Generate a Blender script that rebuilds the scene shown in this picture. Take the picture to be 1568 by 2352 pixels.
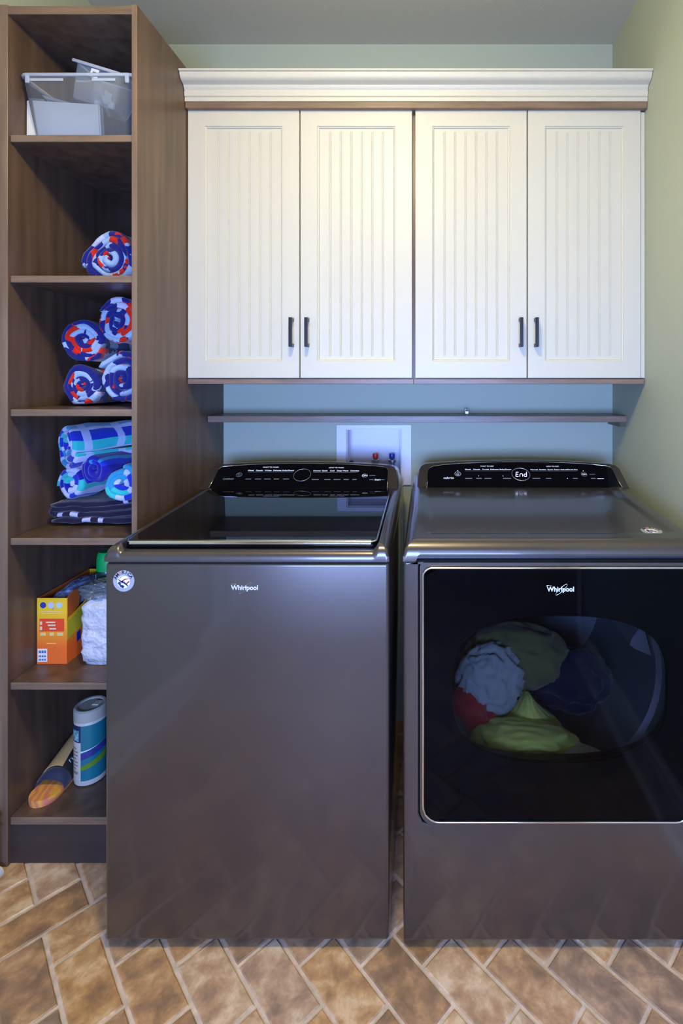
import bpy, bmesh, math, random
from mathutils import Vector, Matrix, noise
random.seed(4)
C = bpy.context.scene
for o in list(bpy.data.objects): bpy.data.objects.remove(o)
COL = C.collection
# ------------------------------------------------------------------ camera
FPX, D, H, VX, VY = 1189.0, 2.15, 1.43, 983.0, 865.0
cd = bpy.data.cameras.new('camera'); cam = bpy.data.objects.new('camera', cd); COL.objects.link(cam)
cam.location = (0, -D, H); cam.rotation_euler = (math.pi/2, 0, 0)
cd.sensor_fit = 'VERTICAL'; cd.sensor_height = 24; cd.lens = FPX/2352*24
cd.shift_x = -(VX-784)/2352; cd.shift_y = -(1176-VY)/2352
cd.clip_start = 0.02
C.camera = cam
# ------------------------------------------------------------------ world, lights, exposure
w = bpy.data.worlds.new('world'); C.world = w; w.use_nodes = True
w.node_tree.nodes['Background'].inputs[0].default_value = (0.55, 0.7, 1, 1)
w.node_tree.nodes['Background'].inputs[1].default_value = 0.3
C.view_settings.view_transform = 'Standard'; C.view_settings.look = 'None'
C.view_settings.gamma = 1; C.view_settings.use_curve_mapping = False
C.view_settings.exposure = 0.0
def area(name, loc, rot, sx, sy, power, color):
    l = bpy.data.lights.new(name, 'AREA'); l.shape = 'RECTANGLE'; l.size = sx; l.size_y = sy
    l.energy = power; l.color = color
    l.spread = math.radians(120)
    o = bpy.data.objects.new(name, l); o.location = loc; o.rotation_euler = rot; COL.objects.link(o); return o
REAR = -3.4; LX = -1.25; RX = 0.765; CEIL = 2.81; HALL = 2.3; RW_END = -2.2
LAMP_POS = (-0.20, -1.45, 2.60); LAMP_STRENGTH = 155; LAMP_COL = (1.0, 0.87, 0.50)
area('window_daylight', (-0.1, REAR-0.10, 1.12), (math.radians(90), 0, 0), 1.6, 0.85, 88, (0.26, 0.42, 1.0))
area('side_window_daylight', (LX-0.10, -2.65, 0.85), (math.radians(90), 0, math.radians(-90)), 0.9, 1.3, 26, (0.30, 0.44, 1.0))

# ------------------------------------------------------------------ helpers
def nvec(p):
    p = Vector(p)
    return Vector((noise.noise(p+Vector((17.1, 3.7, 9.2))), noise.noise(p+Vector((5.3, 41.9, 2.8))), noise.noise(p+Vector((29.4, 11.6, 33.1)))))
OFF = {}
def P(px, py, Y):
    d = D + Y
    return Vector(((px-VX)/FPX*d, Y, H-(py-VY)/FPX*d))
def PX(px, Y): return (px-VX)/FPX*(D+Y)
def PZ(py, Y): return H-(py-VY)/FPX*(D+Y)
def thing(name, label, cat, loc=(0,0,0), group=None, kind=None):
    o = bpy.data.objects.new(name, None); o.empty_display_size = 0.05; COL.objects.link(o)
    o.location = loc
    if label: o['label'] = label
    if cat: o['category'] = cat
    if group: o['group'] = group
    if kind: o['kind'] = kind
    OFF[o.name] = Vector(loc); return o
def obj(name, bm, m, parent=None, smooth=False, local=False, angle=None):
    """link a bmesh (world coordinates unless local) as one mesh object"""
    bmesh.ops.recalc_face_normals(bm, faces=bm.faces)
    off = OFF[parent.name] if parent is not None else Vector((0,0,0))
    if not local and parent is not None:
        bmesh.ops.translate(bm, verts=bm.verts, vec=-off)
    me = bpy.data.meshes.new(name); bm.to_mesh(me); bm.free()
    for mm in (m if isinstance(m, (list, tuple)) else [m]): me.materials.append(mm)
    if smooth:
        for p in me.polygons: p.use_smooth = True
        if angle: me.set_sharp_from_angle(angle=math.radians(angle))
    o = bpy.data.objects.new(name, me); COL.objects.link(o)
    if parent is not None: o.parent = parent
    OFF[o.name] = off if not local else Vector((0,0,0))
    return o
def tag(o, label=None, cat=None, group=None, kind=None):
    if label: o['label'] = label
    if cat: o['category'] = cat
    if group: o['group'] = group
    if kind: o['kind'] = kind
    return o
def struct(name, bm, m, smooth=False):
    return tag(obj(name, bm, m, smooth=smooth), kind='structure')
def box(bm, x0, x1, y0, y1, z0, z1, bev=0.0, seg=2, mi=0):
    vs = [bm.verts.new((x, y, z)) for x in (x0, x1) for y in (y0, y1) for z in (z0, z1)]
    fs = [(0,1,3,2), (4,6,7,5), (0,4,5,1), (2,3,7,6), (0,2,6,4), (1,5,7,3)]
    faces = [bm.faces.new([vs[i] for i in f]) for f in fs]
    for f in faces: f.material_index = mi
    if bev > 0:
        es = list({e for f in faces for e in f.edges})
        r = bmesh.ops.bevel(bm, geom=es, offset=bev, segments=seg, profile=0.5, affect='EDGES')
        for f in r['faces']: f.material_index = mi
    return faces
def B(*a, **k):
    bm = bmesh.new(); box(bm, *a, **k); return bm
def loft(bm, loops, closed=True, cap=True, mi=0):
    """loops: lists of coordinates, same length"""
    L = [[bm.verts.new(p) for p in lp] for lp in loops]
    n = len(L[0])
    for a, b in zip(L, L[1:]):
        for i in range(n if closed else n-1):
            j = (i+1) % n
            f = bm.faces.new((a[i], a[j], b[j], b[i])); f.material_index = mi
    if cap:
        for lp in (L[0], L[-1]):
            f = bm.faces.new(lp); f.material_index = mi
    return L
def extrude_profile(bm, pts2, x0, x1, mi=0):
    """profile of (y,z) extruded along x"""
    loft(bm, [[(x0, y, z) for y, z in pts2], [(x1, y, z) for y, z in pts2]], mi=mi)
def lathe(bm, prof, cx, cy, n=32, cap=True, mi=0, axis='Z', cz=0):
    loops = []
    for r, z in prof:
        lp = []
        for i in range(n):
            a = 2*math.pi*i/n
            if axis == 'Z': lp.append((cx+r*math.cos(a), cy+r*math.sin(a), z))
            else: lp.append((cx+r*math.cos(a), z, cz+r*math.sin(a)))
        loops.append(lp)
    loft(bm, loops, cap=cap, mi=mi)
def tube(bm, pts, r, n=10, closed=False, mi=0):
    pts = [Vector(p) for p in pts]; loops = []
    N = len(pts)
    for i, p in enumerate(pts):
        if closed: t = pts[(i+1) % N]-pts[i-1]
        else: t = pts[min(i+1, N-1)]-pts[max(i-1, 0)]
        t.normalize()
        up = Vector((0,0,1)) if abs(t.z) < .9 else Vector((0,1,0))
        a = t.cross(up).normalized(); b = t.cross(a).normalized()
        loops.append([p+a*r*math.cos(2*math.pi*k/n)+b*r*math.sin(2*math.pi*k/n) for k in range(n)])
    if closed: loops.append(loops[0])
    loft(bm, loops, cap=not closed, mi=mi)
    if closed: bmesh.ops.remove_doubles(bm, verts=bm.verts, dist=1e-6)
def rrect(x0, x1, z0, z1, r, n=6):
    """rounded rectangle points (x,z); r = radius or (bl, br, tr, tl)"""
    if not isinstance(r, tuple): r = (r,)*4
    out = []
    for (cx, cz, a0, q) in ((x0+r[0], z0+r[0], 180, r[0]), (x1-r[1], z0+r[1], 270, r[1]), (x1-r[2], z1-r[2], 0, r[2]), (x0+r[3], z1-r[3], 90, r[3])):
        for k in range(n+1):
            a = math.radians(a0+90*k/n); out.append((cx+q*math.cos(a), cz+q*math.sin(a)))
    return out
def ring(bm, outer, inner, y0, y1, mi=0):
    """plate with a hole, in the xz plane between y0 and y1"""
    lo = [[(x, y0, z) for x, z in outer], [(x, y0, z) for x, z in inner], [(x, y1, z) for x, z in inner], [(x, y1, z) for x, z in outer], [(x, y0, z) for x, z in outer]]
    loft(bm, lo, cap=False, mi=mi); bmesh.ops.remove_doubles(bm, verts=bm.verts, dist=1e-6)
def slab(bm, pts, y0, y1, mi=0):
    loft(bm, [[(x, y0, z) for x, z in pts], [(x, y1, z) for x, z in pts]], mi=mi)
def add_text(bm, s, size, M, align='CENTER', ext=0.0003, mi=0, bold=0.0):
    cu = bpy.data.curves.new('t', 'FONT'); cu.body = s; cu.size = size; cu.align_x = align; cu.align_y = 'CENTER'
    cu.extrude = ext; cu.offset = bold
    o = bpy.data.objects.new('t', cu); COL.objects.link(o)
    dg = bpy.context.evaluated_depsgraph_get(); me = bpy.data.meshes.new_from_object(o.evaluated_get(dg))
    me.transform(M)
    n0 = len(bm.faces); bm.from_mesh(me); bm.faces.ensure_lookup_table()
    for f in bm.faces[n0:]: f.material_index = mi
    bpy.data.objects.remove(o); bpy.data.meshes.remove(me); bpy.data.curves.remove(cu)
def frame(origin, xd, ud):
    x = Vector(xd).normalized(); u = Vector(ud).normalized(); n = x.cross(u)
    M = Matrix((x, u, n)).transposed().to_4x4(); M.translation = Vector(origin); return M
def on_plane(px, py, origin, n):
    o = Vector((0, -D, H)); d = Vector(((px-VX)/FPX, 1, -(py-VY)/FPX))
    return o+d*((Vector(origin)-o).dot(n)/d.dot(n))

# ------------------------------------------------------------------ materials
def mat(name, col, rough=0.5, metal=0.0, coat=0.0, spec=0.5, bump=None, vary=None, sheen=0.0, emit=None, coatr=0.05):
    m = bpy.data.materials.new(name); m.use_nodes = True; nt = m.node_tree; b = nt.nodes['Principled BSDF']
    b.inputs['Base Color'].default_value = (*col, 1); b.inputs['Roughness'].default_value = rough
    b.inputs['Metallic'].default_value = metal; b.inputs['Coat Weight'].default_value = coat
    b.inputs['Coat Roughness'].default_value = coatr
    b.inputs['Specular IOR Level'].default_value = spec; b.inputs['Sheen Weight'].default_value = sheen
    if emit: b.inputs['Emission Color'].default_value = (*emit[0], 1); b.inputs['Emission Strength'].default_value = emit[1]
    tc = nt.nodes.new('ShaderNodeTexCoord')
    if vary:   # (scale vector, amount)
        mp = nt.nodes.new('ShaderNodeMapping'); mp.inputs['Scale'].default_value = vary[0]
        nz = nt.nodes.new('ShaderNodeTexNoise'); nz.inputs['Scale'].default_value = 1; nz.inputs['Detail'].default_value = 5
        rp = nt.nodes.new('ShaderNodeValToRGB')
        a = vary[1]; rp.color_ramp.elements[0].color = tuple(c*(1-a) for c in col)+(1,); rp.color_ramp.elements[1].color = tuple(min(1, c*(1+a)) for c in col)+(1,)
        rp.color_ramp.elements[0].position = .3; rp.color_ramp.elements[1].position = .7
        nt.links.new(tc.outputs['Object'], mp.inputs[0]); nt.links.new(mp.outputs[0], nz.inputs[0])
        nt.links.new(nz.outputs[0], rp.inputs[0]); nt.links.new(rp.outputs[0], b.inputs['Base Color'])
    if bump:   # (scale, strength, distance)
        nz = nt.nodes.new('ShaderNodeTexNoise'); nz.inputs['Scale'].default_value = bump[0]; nz.inputs['Detail'].default_value = 3
        bp = nt.nodes.new('ShaderNodeBump'); bp.inputs['Strength'].default_value = bump[1]; bp.inputs['Distance'].default_value = bump[2]
        nt.links.new(tc.outputs['Object'], nz.inputs[0]); nt.links.new(nz.outputs[0], bp.inputs['Height']); nt.links.new(bp.outputs[0], b.inputs['Normal'])
    return m
M_wall = mat('wall_paint', (0.405, 0.435, 0.315), 0.6, bump=(260, 0.12, 0.002))
M_ceil = mat('ceiling_paint', (0.57, 0.53, 0.39), 0.8, bump=(180, 0.15, 0.003))
M_white = mat('white_trim_paint', (0.78, 0.74, 0.64), 0.35)
M_cream = mat('cream_door_paint', (0.60, 0.55, 0.405), 0.42, bump=(500, 0.05, 0.001))
M_wood = mat('brown_stained_wood', (0.118, 0.072, 0.046), 0.38, vary=((28, 28, 2.2), 0.30), bump=(60, 0.05, 0.001))
M_kick = mat('kick_board_recess_shade', (0.045, 0.028, 0.022), 0.6, vary=((2.2, 28, 28), 0.2))  # tower wood darkened; the recess shadow is painted into the colour
M_woodh = mat('brown_stained_wood_sheen_edge', (0.20, 0.125, 0.075), 0.38, vary=((6, 30, 60), 0.25))  # wood lightened; warm sheen of the front edges is put into the colour
M_woodv = mat('brown_stained_wood_sheen_front_edge', (0.20, 0.125, 0.075), 0.38, vary=((40, 30, 3), 0.25))  # same lightened wood with painted-in edge sheen, grain upright
M_gun = mat('dark_silver_metallic_paint', (0.088, 0.071, 0.061), 0.34, metal=0.65, coat=0.75, coatr=.10, bump=(900, 0.04, 0.0005))
M_gund = mat('dark_recess', (0.02, 0.02, 0.024), 0.4)
M_chrome = mat('bright_chrome', (0.75, 0.74, 0.73), 0.12, metal=1.0)
M_blackg = mat('black_glass', (0.003, 0.003, 0.004), 0.03, spec=0.33)
M_bronze = mat('black_bronze', (0.018, 0.016, 0.018), 0.35, metal=0.4)
M_plastic = mat('white_box_plastic', (0.70, 0.68, 0.78), 0.35)
M_red = mat('red_plastic', (0.65, 0.02, 0.02), 0.3)
M_blue = mat('blue_plastic', (0.01, 0.03, 0.35), 0.3)
M_steel = mat('dull_steel', (0.45, 0.45, 0.46), 0.35, metal=0.8)
M_print = mat('white_print', (0.75, 0.78, 0.82), 0.5)
M_dimprint = mat('dim_grey_print', (0.16, 0.19, 0.20), 0.5)
M_led = mat('white_blue_display_digits', (0.8, 0.8, 1), 0.5, emit=((0.55, 0.60, 1.0), 2.6))
M_rubber = mat('black_rubber', (0.012, 0.012, 0.012), 0.6)

def glass_like(name, tint, gloss=0.02, base_refl=0.04, haze=None, ior=1.45):
    m = bpy.data.materials.new(name); m.use_nodes = True; nt = m.node_tree; nt.nodes.clear()
    out = nt.nodes.new('ShaderNodeOutputMaterial'); tr = nt.nodes.new('ShaderNodeBsdfTransparent'); tr.inputs[0].default_value = (*tint, 1)
    gl = nt.nodes.new('ShaderNodeBsdfGlossy'); gl.inputs['Roughness'].default_value = gloss; gl.inputs[0].default_value = (1,1,1,1)
    fr = nt.nodes.new('ShaderNodeFresnel'); fr.inputs[0].default_value = ior
    mx = nt.nodes.new('ShaderNodeMixShader'); nt.links.new(fr.outputs[0], mx.inputs[0])
    first = tr.outputs[0]
    if haze:
        df = nt.nodes.new('ShaderNodeBsdfDiffuse'); df.inputs[0].default_value = (*haze[0], 1)
        m2 = nt.nodes.new('ShaderNodeMixShader'); m2.inputs[0].default_value = haze[1]
        nt.links.new(tr.outputs[0], m2.inputs[1]); nt.links.new(df.outputs[0], m2.inputs[2]); first = m2.outputs[0]
    nt.links.new(first, mx.inputs[1]); nt.links.new(gl.outputs[0], mx.inputs[2]); nt.links.new(mx.outputs[0], out.inputs[0])
    return m
M_tint = glass_like('smoked_door_glass', (0.66, 0.66, 0.68), ior=1.15)
M_bin = glass_like('clear_bin_plastic', (0.90, 0.90, 0.91), 0.12, haze=((0.72, 0.73, 0.72), 0.12))
M_bin2 = glass_like('clear_small_bin_plastic', (0.80, 0.86, 0.92), 0.12, haze=((0.70, 0.82, 0.92), 0.22))
M_binrim = glass_like('frosted_bin_rim', (0.85, 0.88, 0.92), 0.15, haze=((0.85, 0.87, 0.9), 0.45))
M_film = glass_like('clear_film', (0.85, 0.86, 0.86), 0.1, haze=((0.6, 0.62, 0.62), 0.2))
M_pane = glass_like('window_pane', (0.96, 0.98, 1.0))

# ------------------------------------------------------------------ the room
def rects(bm, plane, pos, holes, a0, a1, b0, b1, th):
    """wall slab with rectangular holes: plane 'Y' (a=x) or 'X' (a=y); th signed thickness"""
    As = sorted({a0, a1, *[h[0] for h in holes], *[h[1] for h in holes]}); Bs = sorted({b0, b1, *[h[2] for h in holes], *[h[3] for h in holes]})
    for i in range(len(As)-1):
        for j in range(len(Bs)-1):
            ca, cb = (As[i]+As[i+1])/2, (Bs[j]+Bs[j+1])/2
            if any(h[0] < ca < h[1] and h[2] < cb < h[3] for h in holes): continue
            lo, hi = sorted((pos, pos+th))
            if plane == 'Y': box(bm, As[i], As[i+1], lo, hi, Bs[j], Bs[j+1])
            else: box(bm, lo, hi, As[i], As[i+1], Bs[j], Bs[j+1])
OBX = (PX(795, 0), PX(922, 0)); OBZ = (PZ(1100, 0), PZ(985, 0))      # recess of the outlet box
bm = bmesh.new(); rects(bm, 'Y', 0.0, [(OBX[0], OBX[1], OBZ[0], OBZ[1])], LX-.12, RX+.12, -.1, CEIL+.1, 0.12); struct('wall_back', bm, M_wall)
WL = (-3.1, -2.2, 0.2, 1.5)
bm = bmesh.new(); rects(bm, 'X', LX, [WL], REAR-.1, 0.0, -.1, CEIL+.1, -0.12); struct('wall_left', bm, M_wall)
struct('wall_right', B(RX, RX+.12, RW_END, 0.0, -.1, CEIL+.1), M_wall)
WR = (-.9, .7, 0.68, 1.56)
bm = bmesh.new(); rects(bm, 'Y', REAR, [WR], LX-.12, HALL+.1, -.1, CEIL+.1, -0.12); struct('wall_rear', bm, M_wall)
struct('wall_hall', B(HALL, HALL+.1, REAR, RW_END+.1, -.1, CEIL+.1), M_wall)
struct('wall_hall_front', B(RX+.12, HALL+.1, RW_END, RW_END+.1, -.1, CEIL+.1), M_wall)
struct('ceiling', B(LX-.1, HALL+.1, REAR-.1, 0.1, CEIL, CEIL+.1), M_ceil)
# windows behind the camera
def window_frame(name, x0, x1, z0, z1, plane, pos):
    b = bmesh.new(); f = .05
    def bb(a0, a1, c0, c1):
        if plane == 'Y': box(b, a0, a1, pos-.08, pos-.02, c0, c1)
        else: box(b, pos-.08, pos-.02, a0, a1, c0, c1)
    bb(x0, x0+f, z0, z1); bb(x1-f, x1, z0, z1); bb(x0, x1, z0, z0+f); bb(x0, x1, z1-f, z1)
    m = (x0+x1)/2; bb(m-.015, m+.015, z0, z1); bb(x0, x1, (z0+z1)/2-.012, (z0+z1)/2+.012)
    struct(name, b, M_white)
window_frame('window_1', WR[0], WR[1], WR[2], WR[3], 'Y', REAR)
window_frame('window_2', WL[0], WL[1], WL[2], WL[3], 'X', LX)

# herringbone floor: one mesh, each tile bevelled with its own shade
Wt = 0.1056; U0 = -1.32-2*Wt; V0 = 0.2418; g = 0.0042
bm = bmesh.new(); cl = bm.loops.layers.float_color.new('tile')
def uv2w(u, v):  # u=(X-d)/sqrt2, v=(X+d)/sqrt2
    return ((u+v)/math.sqrt(2), (v-u)/math.sqrt(2)-D)
rnd = random.Random(11)
def tile(u0, u1, v0, v1):
    a = uv2w((u0+u1)/2, (v0+v1)/2)
    if not (LX-.1 < a[0] < HALL and REAR-.1 < a[1] < 0.1): return
    if a[0] > RX+.2 and a[1] > RW_END+.2: return
    top, bot = [], []
    N = 9; base = rnd.random()*100
    pts = []
    for (p, q) in (((u0+g, v0+g), (u1-g, v0+g)), ((u1-g, v0+g), (u1-g, v1-g)), ((u1-g, v1-g), (u0+g, v1-g)), ((u0+g, v1-g), (u0+g, v0+g))):
        for k in range(N):
            t = k/N; pts.append((p[0]+(q[0]-p[0])*t, p[1]+(q[1]-p[1])*t))
    cu, cv = (u0+u1)/2, (v0+v1)/2
    def sh(pt, ins, z):
        u, v = pt; j = 0.0016*noise.noise((u*45+base, v*45, 0))
        du, dv = cu-u, cv-v; hu, hv = (u1-u0)/2, (v1-v0)/2
        u2 = u+math.copysign(min(ins+j, 1), du)*(1 if abs(du) > hu-g-1e-4 else 0); v2 = v+math.copysign(min(ins+j, 1), dv)*(1 if abs(dv) > hv-g-1e-4 else 0)
        x, y = uv2w(u2, v2); return (x, y, z)
    L = loft(bm, [[sh(p, -.0015, -.006) for p in pts], [sh(p, 0, -.0022) for p in pts], [sh(p, .003, 0) for p in pts]], cap=False)
    f = bm.faces.new(L[-1])
    val = rnd.random(); v2 = rnd.random()
    for vv in {v for lp in L for v in lp}:
        for l in vv.link_loops: l[cl] = (val, v2, 0, 1)
for j in range(-30, 34):
    for i in range(-44, 44):
        k = (i-j) % 4
        if k == 0: tile(U0+i*Wt, U0+(i+2)*Wt, V0+j*Wt, V0+(j+1)*Wt)
        if k == 2: tile(U0+i*Wt, U0+(i+1)*Wt, V0+(j-1)*Wt, V0+(j+1)*Wt)
n0 = len(bm.faces)
box(bm, LX-.1, HALL+.1, REAR-.1, 0.1, -.1, -.0032)
bm.faces.ensure_lookup_table()
for f in bm.faces[n0:]: f.material_index = 1
m = bpy.data.materials.new('stone_tile'); m.use_nodes = True; nt = m.node_tree; b = nt.nodes['Principled BSDF']
at = nt.nodes.new('ShaderNodeVertexColor'); at.layer_name = 'tile'; sp = nt.nodes.new('ShaderNodeSeparateColor'); nt.links.new(at.outputs[0], sp.inputs[0])
tc = nt.nodes.new('ShaderNodeTexCoord')
ad = nt.nodes.new('ShaderNodeVectorMath'); ad.operation = 'ADD'; sc = nt.nodes.new('ShaderNodeVectorMath'); sc.operation = 'SCALE'; sc.inputs[3].default_value = 40
nt.links.new(at.outputs[0], sc.inputs[0]); nt.links.new(tc.outputs['Object'], ad.inputs[0]); nt.links.new(sc.outputs[0], ad.inputs[1])
n1 = nt.nodes.new('ShaderNodeTexNoise'); n1.inputs['Scale'].default_value = 17; n1.inputs['Detail'].default_value = 8; n1.inputs['Roughness'].default_value = .62; n1.inputs['Distortion'].default_value = .25
nt.links.new(ad.outputs[0], n1.inputs[0])
ma = nt.nodes.new('ShaderNodeMath'); ma.operation = 'MULTIPLY_ADD'; ma.inputs[1].default_value = .22; nt.links.new(sp.outputs[0], ma.inputs[0])
m3 = nt.nodes.new('ShaderNodeMath'); m3.operation = 'SUBTRACT'; nt.links.new(n1.outputs[0], m3.inputs[0]); m3.inputs[1].default_value = .09
nt.links.new(m3.outputs[0], ma.inputs[2])
rp = nt.nodes.new('ShaderNodeValToRGB'); cr = rp.color_ramp
cr.elements[0].position = .30; cr.elements[0].color = (.24, .145, .082, 1); cr.elements[1].position = .72; cr.elements[1].color = (.76, .54, .32, 1)
for p, c in ((.42, (.34, .20, .108, 1)), (.52, (.48, .275, .135, 1)), (.60, (.58, .36, .185, 1))):
    e = cr.elements.new(p); e.color = c
nt.links.new(ma.outputs[0], rp.inputs[0])
hs = nt.nodes.new('ShaderNodeHueSaturation'); nt.links.new(rp.outputs[0], hs.inputs['Color'])
mr = nt.nodes.new('ShaderNodeMapRange'); mr.inputs[3].default_value = .86; mr.inputs[4].default_value = 1.12; nt.links.new(sp.outputs[1], mr.inputs[0]); nt.links.new(mr.outputs[0], hs.inputs['Saturation'])
nt.links.new(hs.outputs[0], b.inputs['Base Color'])
n2 = nt.nodes.new('ShaderNodeTexNoise'); n2.inputs['Scale'].default_value = 30; n2.inputs['Detail'].default_value = 6; nt.links.new(ad.outputs[0], n2.inputs[0])
bp = nt.nodes.new('ShaderNodeBump'); bp.inputs['Strength'].default_value = .35; bp.inputs['Distance'].default_value = .006; nt.links.new(n2.outputs[0], bp.inputs['Height']); nt.links.new(bp.outputs[0], b.inputs['Normal'])
b.inputs['Roughness'].default_value = .45
M_tile = m
M_grout = mat('grout', (0.66, 0.50, 0.36), 0.9, bump=(200, 0.4, 0.002), vary=((30, 30, 30), .2))
struct('floor', bm, [M_tile, M_grout])

# baseboards
def bb_profile(sgn, x):
    pts = [(0, 0), (.030, 0), (.030, .006), (.027, .014), (.021, .020), (.013, .022), (.013, .125), (.017, .129), (.017, .136), (.013, .140), (.012, .150), (.017, .158), (.015, .168), (.007, .176), (.007, .186), (0, .188)]
    return [(x+sgn*a, z) for a, z in pts]
bm = bmesh.new(); pr = bb_profile(1, LX); loft(bm, [[(x, -.66, z) for x, z in pr], [(x, REAR, z) for x, z in pr]]); struct('baseboard_left', bm, M_white)
bm = bmesh.new(); pr = bb_profile(-1, RX); loft(bm, [[(x, -.03, z) for x, z in pr], [(x, RW_END, z) for x, z in pr]]); struct('baseboard_right', bm, M_white)
bm = bmesh.new(); loft(bm, [[(LX+.03, REAR+a-LX, z) for a, z in bb_profile(1, LX)], [(HALL, REAR+a-LX, z) for a, z in bb_profile(1, LX)]]); struct('baseboard_rear', bm, M_white)
# white casing on the end of the right wall
struct('trim_1', B(RX-.012, RX+.132, RW_END-.012, RW_END+.06, .19, 2.1), M_white)

# ceiling lamp (above the frame)
lp = thing('ceiling_lamp', 'round frosted glass ceiling lamp hanging above the laundry corner', 'lamp', (LAMP_POS[0], LAMP_POS[1], CEIL))
bm = bmesh.new(); lathe(bm, [(.0005, CEIL), (.07, CEIL), (.07, CEIL-.02), (.012, CEIL-.035), (.012, 2.66), (.03, 2.655), (.0005, 2.65)], LAMP_POS[0], LAMP_POS[1]); obj('canopy', bm, M_bronze, lp, smooth=True, angle=40)
bm = bmesh.new(); pf = [(max(.0005, .115*math.sin(a)), LAMP_POS[2]-.05*math.cos(a)) for a in [math.pi*k/16 for k in range(17)]]
lathe(bm, pf, LAMP_POS[0], LAMP_POS[1]); M_glow = mat('frosted_lamp_glass', (1, .95, .85), .4, emit=(LAMP_COL, LAMP_STRENGTH)); obj('glass_shade', bm, M_glow, lp, smooth=True)

# ------------------------------------------------------------------ storage tower
TY = -.64
TX0, TX1, TX2, TX3 = -1.249, -1.226, PX(302.5, TY), PX(314.5, TY)
TTOP = PZ(11, TY)
tw = thing('storage_tower', 'tall narrow brown open shelf tower standing between left wall and washer', 'shelf unit', ((TX0+TX3)/2, -.32, 0))
def panel_front(x0, x1, z0, z1, name, zfull=True):
    bm = bmesh.new(); box(bm, x0, x1, TY+.002, -.002, z0, z1); n0 = len(bm.faces)
    box(bm, x0, x1, TY-.0008, TY+.002, z0, z1, bev=.0006, seg=1)
    bm.faces.ensure_lookup_table()
    for f in bm.faces[n0:]: f.material_index = 1
    return obj(name, bm, [M_wood, M_woodv if zfull else M_woodh], tw)
panel_front(TX0, TX1, 0, TTOP, 'side_panel'); panel_front(TX2, TX3, 0, TTOP, 'side_panel')
panel_front(TX1, TX2, PZ(33, TY), PZ(14, TY), 'top_panel', False)
obj('back_panel', B(TX1, TX2, -.012, -.004, .02, TTOP-.02), M_wood, tw)
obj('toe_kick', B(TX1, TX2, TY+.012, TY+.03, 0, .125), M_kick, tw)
SHY = [(310, 326), (633, 649), (940, 956), (1236, 1252), (1568, 1584), (1877, 1894)]
SHZ = []
for a, b_ in SHY:
    Ys = TY+.008; z1, z0 = PZ(a, Ys), PZ(b_, Ys); SHZ.append(z1)
    bm = bmesh.new(); box(bm, TX1+.002, TX2-.001, Ys+.003, -.013, z0, z1); n0 = len(bm.faces)
    box(bm, TX1+.002, TX2-.001, Ys-.001, Ys+.003, z0, z1, bev=.0018); bm.faces.ensure_lookup_table()
    for f in bm.faces[n0:]: f.material_index = 1
    obj('shelf', bm, [M_wood, M_woodh], tw)

# ------------------------------------------------------------------ upper cabinets
CY = -.308; FY = -.328
CX0, CXm, CX1 = TX3+.001, PX(949.5, FY), RX-.003
CZ0, CZ1 = PZ(882, CY), PZ(238, FY)
def bead_panel(bm, x0, x1, z0, z1, y):
    """recessed beadboard: vertical double grooves that stop short of the ends"""
    n = 7; step = (x1-x0)/n
    xs = [(x0, 0)]
    for k in range(1, n):
        c = x0+k*step
        xs += [(c-.0045, 0), (c-.0028, .0016), (c-.0012, -.0006), (c+.0012, -.0006), (c+.0028, .0016), (c+.0045, 0)]
    xs += [(x1, 0)]
    zs = [(z0, 0), (z0+.008, 0), (z0+.013, 1), (z1-.013, 1), (z1-.008, 0), (z1, 0)]
    V = [[bm.verts.new((x, y+d*s, z)) for x, d in xs] for z, s in zs]
    for a, b in zip(V, V[1:]):
        for i in range(len(xs)-1): bm.faces.new((a[i], a[i+1], b[i+1], b[i]))
def door(parent, x0, x1, hx, side):
    z0, z1 = PZ(868.5, FY), PZ(250.5, FY); s = .0605; dp = .009
    bm = bmesh.new()
    # back slab and frame with a sloped inner edge
    out = lambda y, i: [(x0+i, y, z0+i), (x1-i, y, z0+i), (x1-i, y, z1-i), (x0+i, y, z1-i)]
    loft(bm, [out(FY+.019, 0), out(FY+.0015, 0), out(FY, .0015), out(FY, s-.001), out(FY+.0035, s+.001), out(FY+.0042, s+.0035), out(FY+dp, s+.006)], cap=False)
    bm.faces.new([bm.verts.new(p) for p in out(FY+.019, 0)])
    bead_panel(bm, x0+s+.006, x1-s-.006, z0+s+.006, z1-s-.006, FY+dp)
    bmesh.ops.remove_doubles(bm, verts=bm.verts, dist=1e-5)
    d = obj('door', bm, M_cream, parent)
    # pull handle
    hz0, hz1 = PZ(797, FY-.015), PZ(730, FY-.015); bm = bmesh.new()
    box(bm, hx-.0055, hx+.0055, FY-.034, FY-.025, hz0, hz1, bev=.0012)
    for zz in (hz0, hz1-.012):
        box(bm, hx-.0055, hx+.0055, FY-.027, FY-.0001, zz, zz+.012, bev=.0012)
    obj('pull_handle', bm, M_bronze, d)
cabs = []
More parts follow.
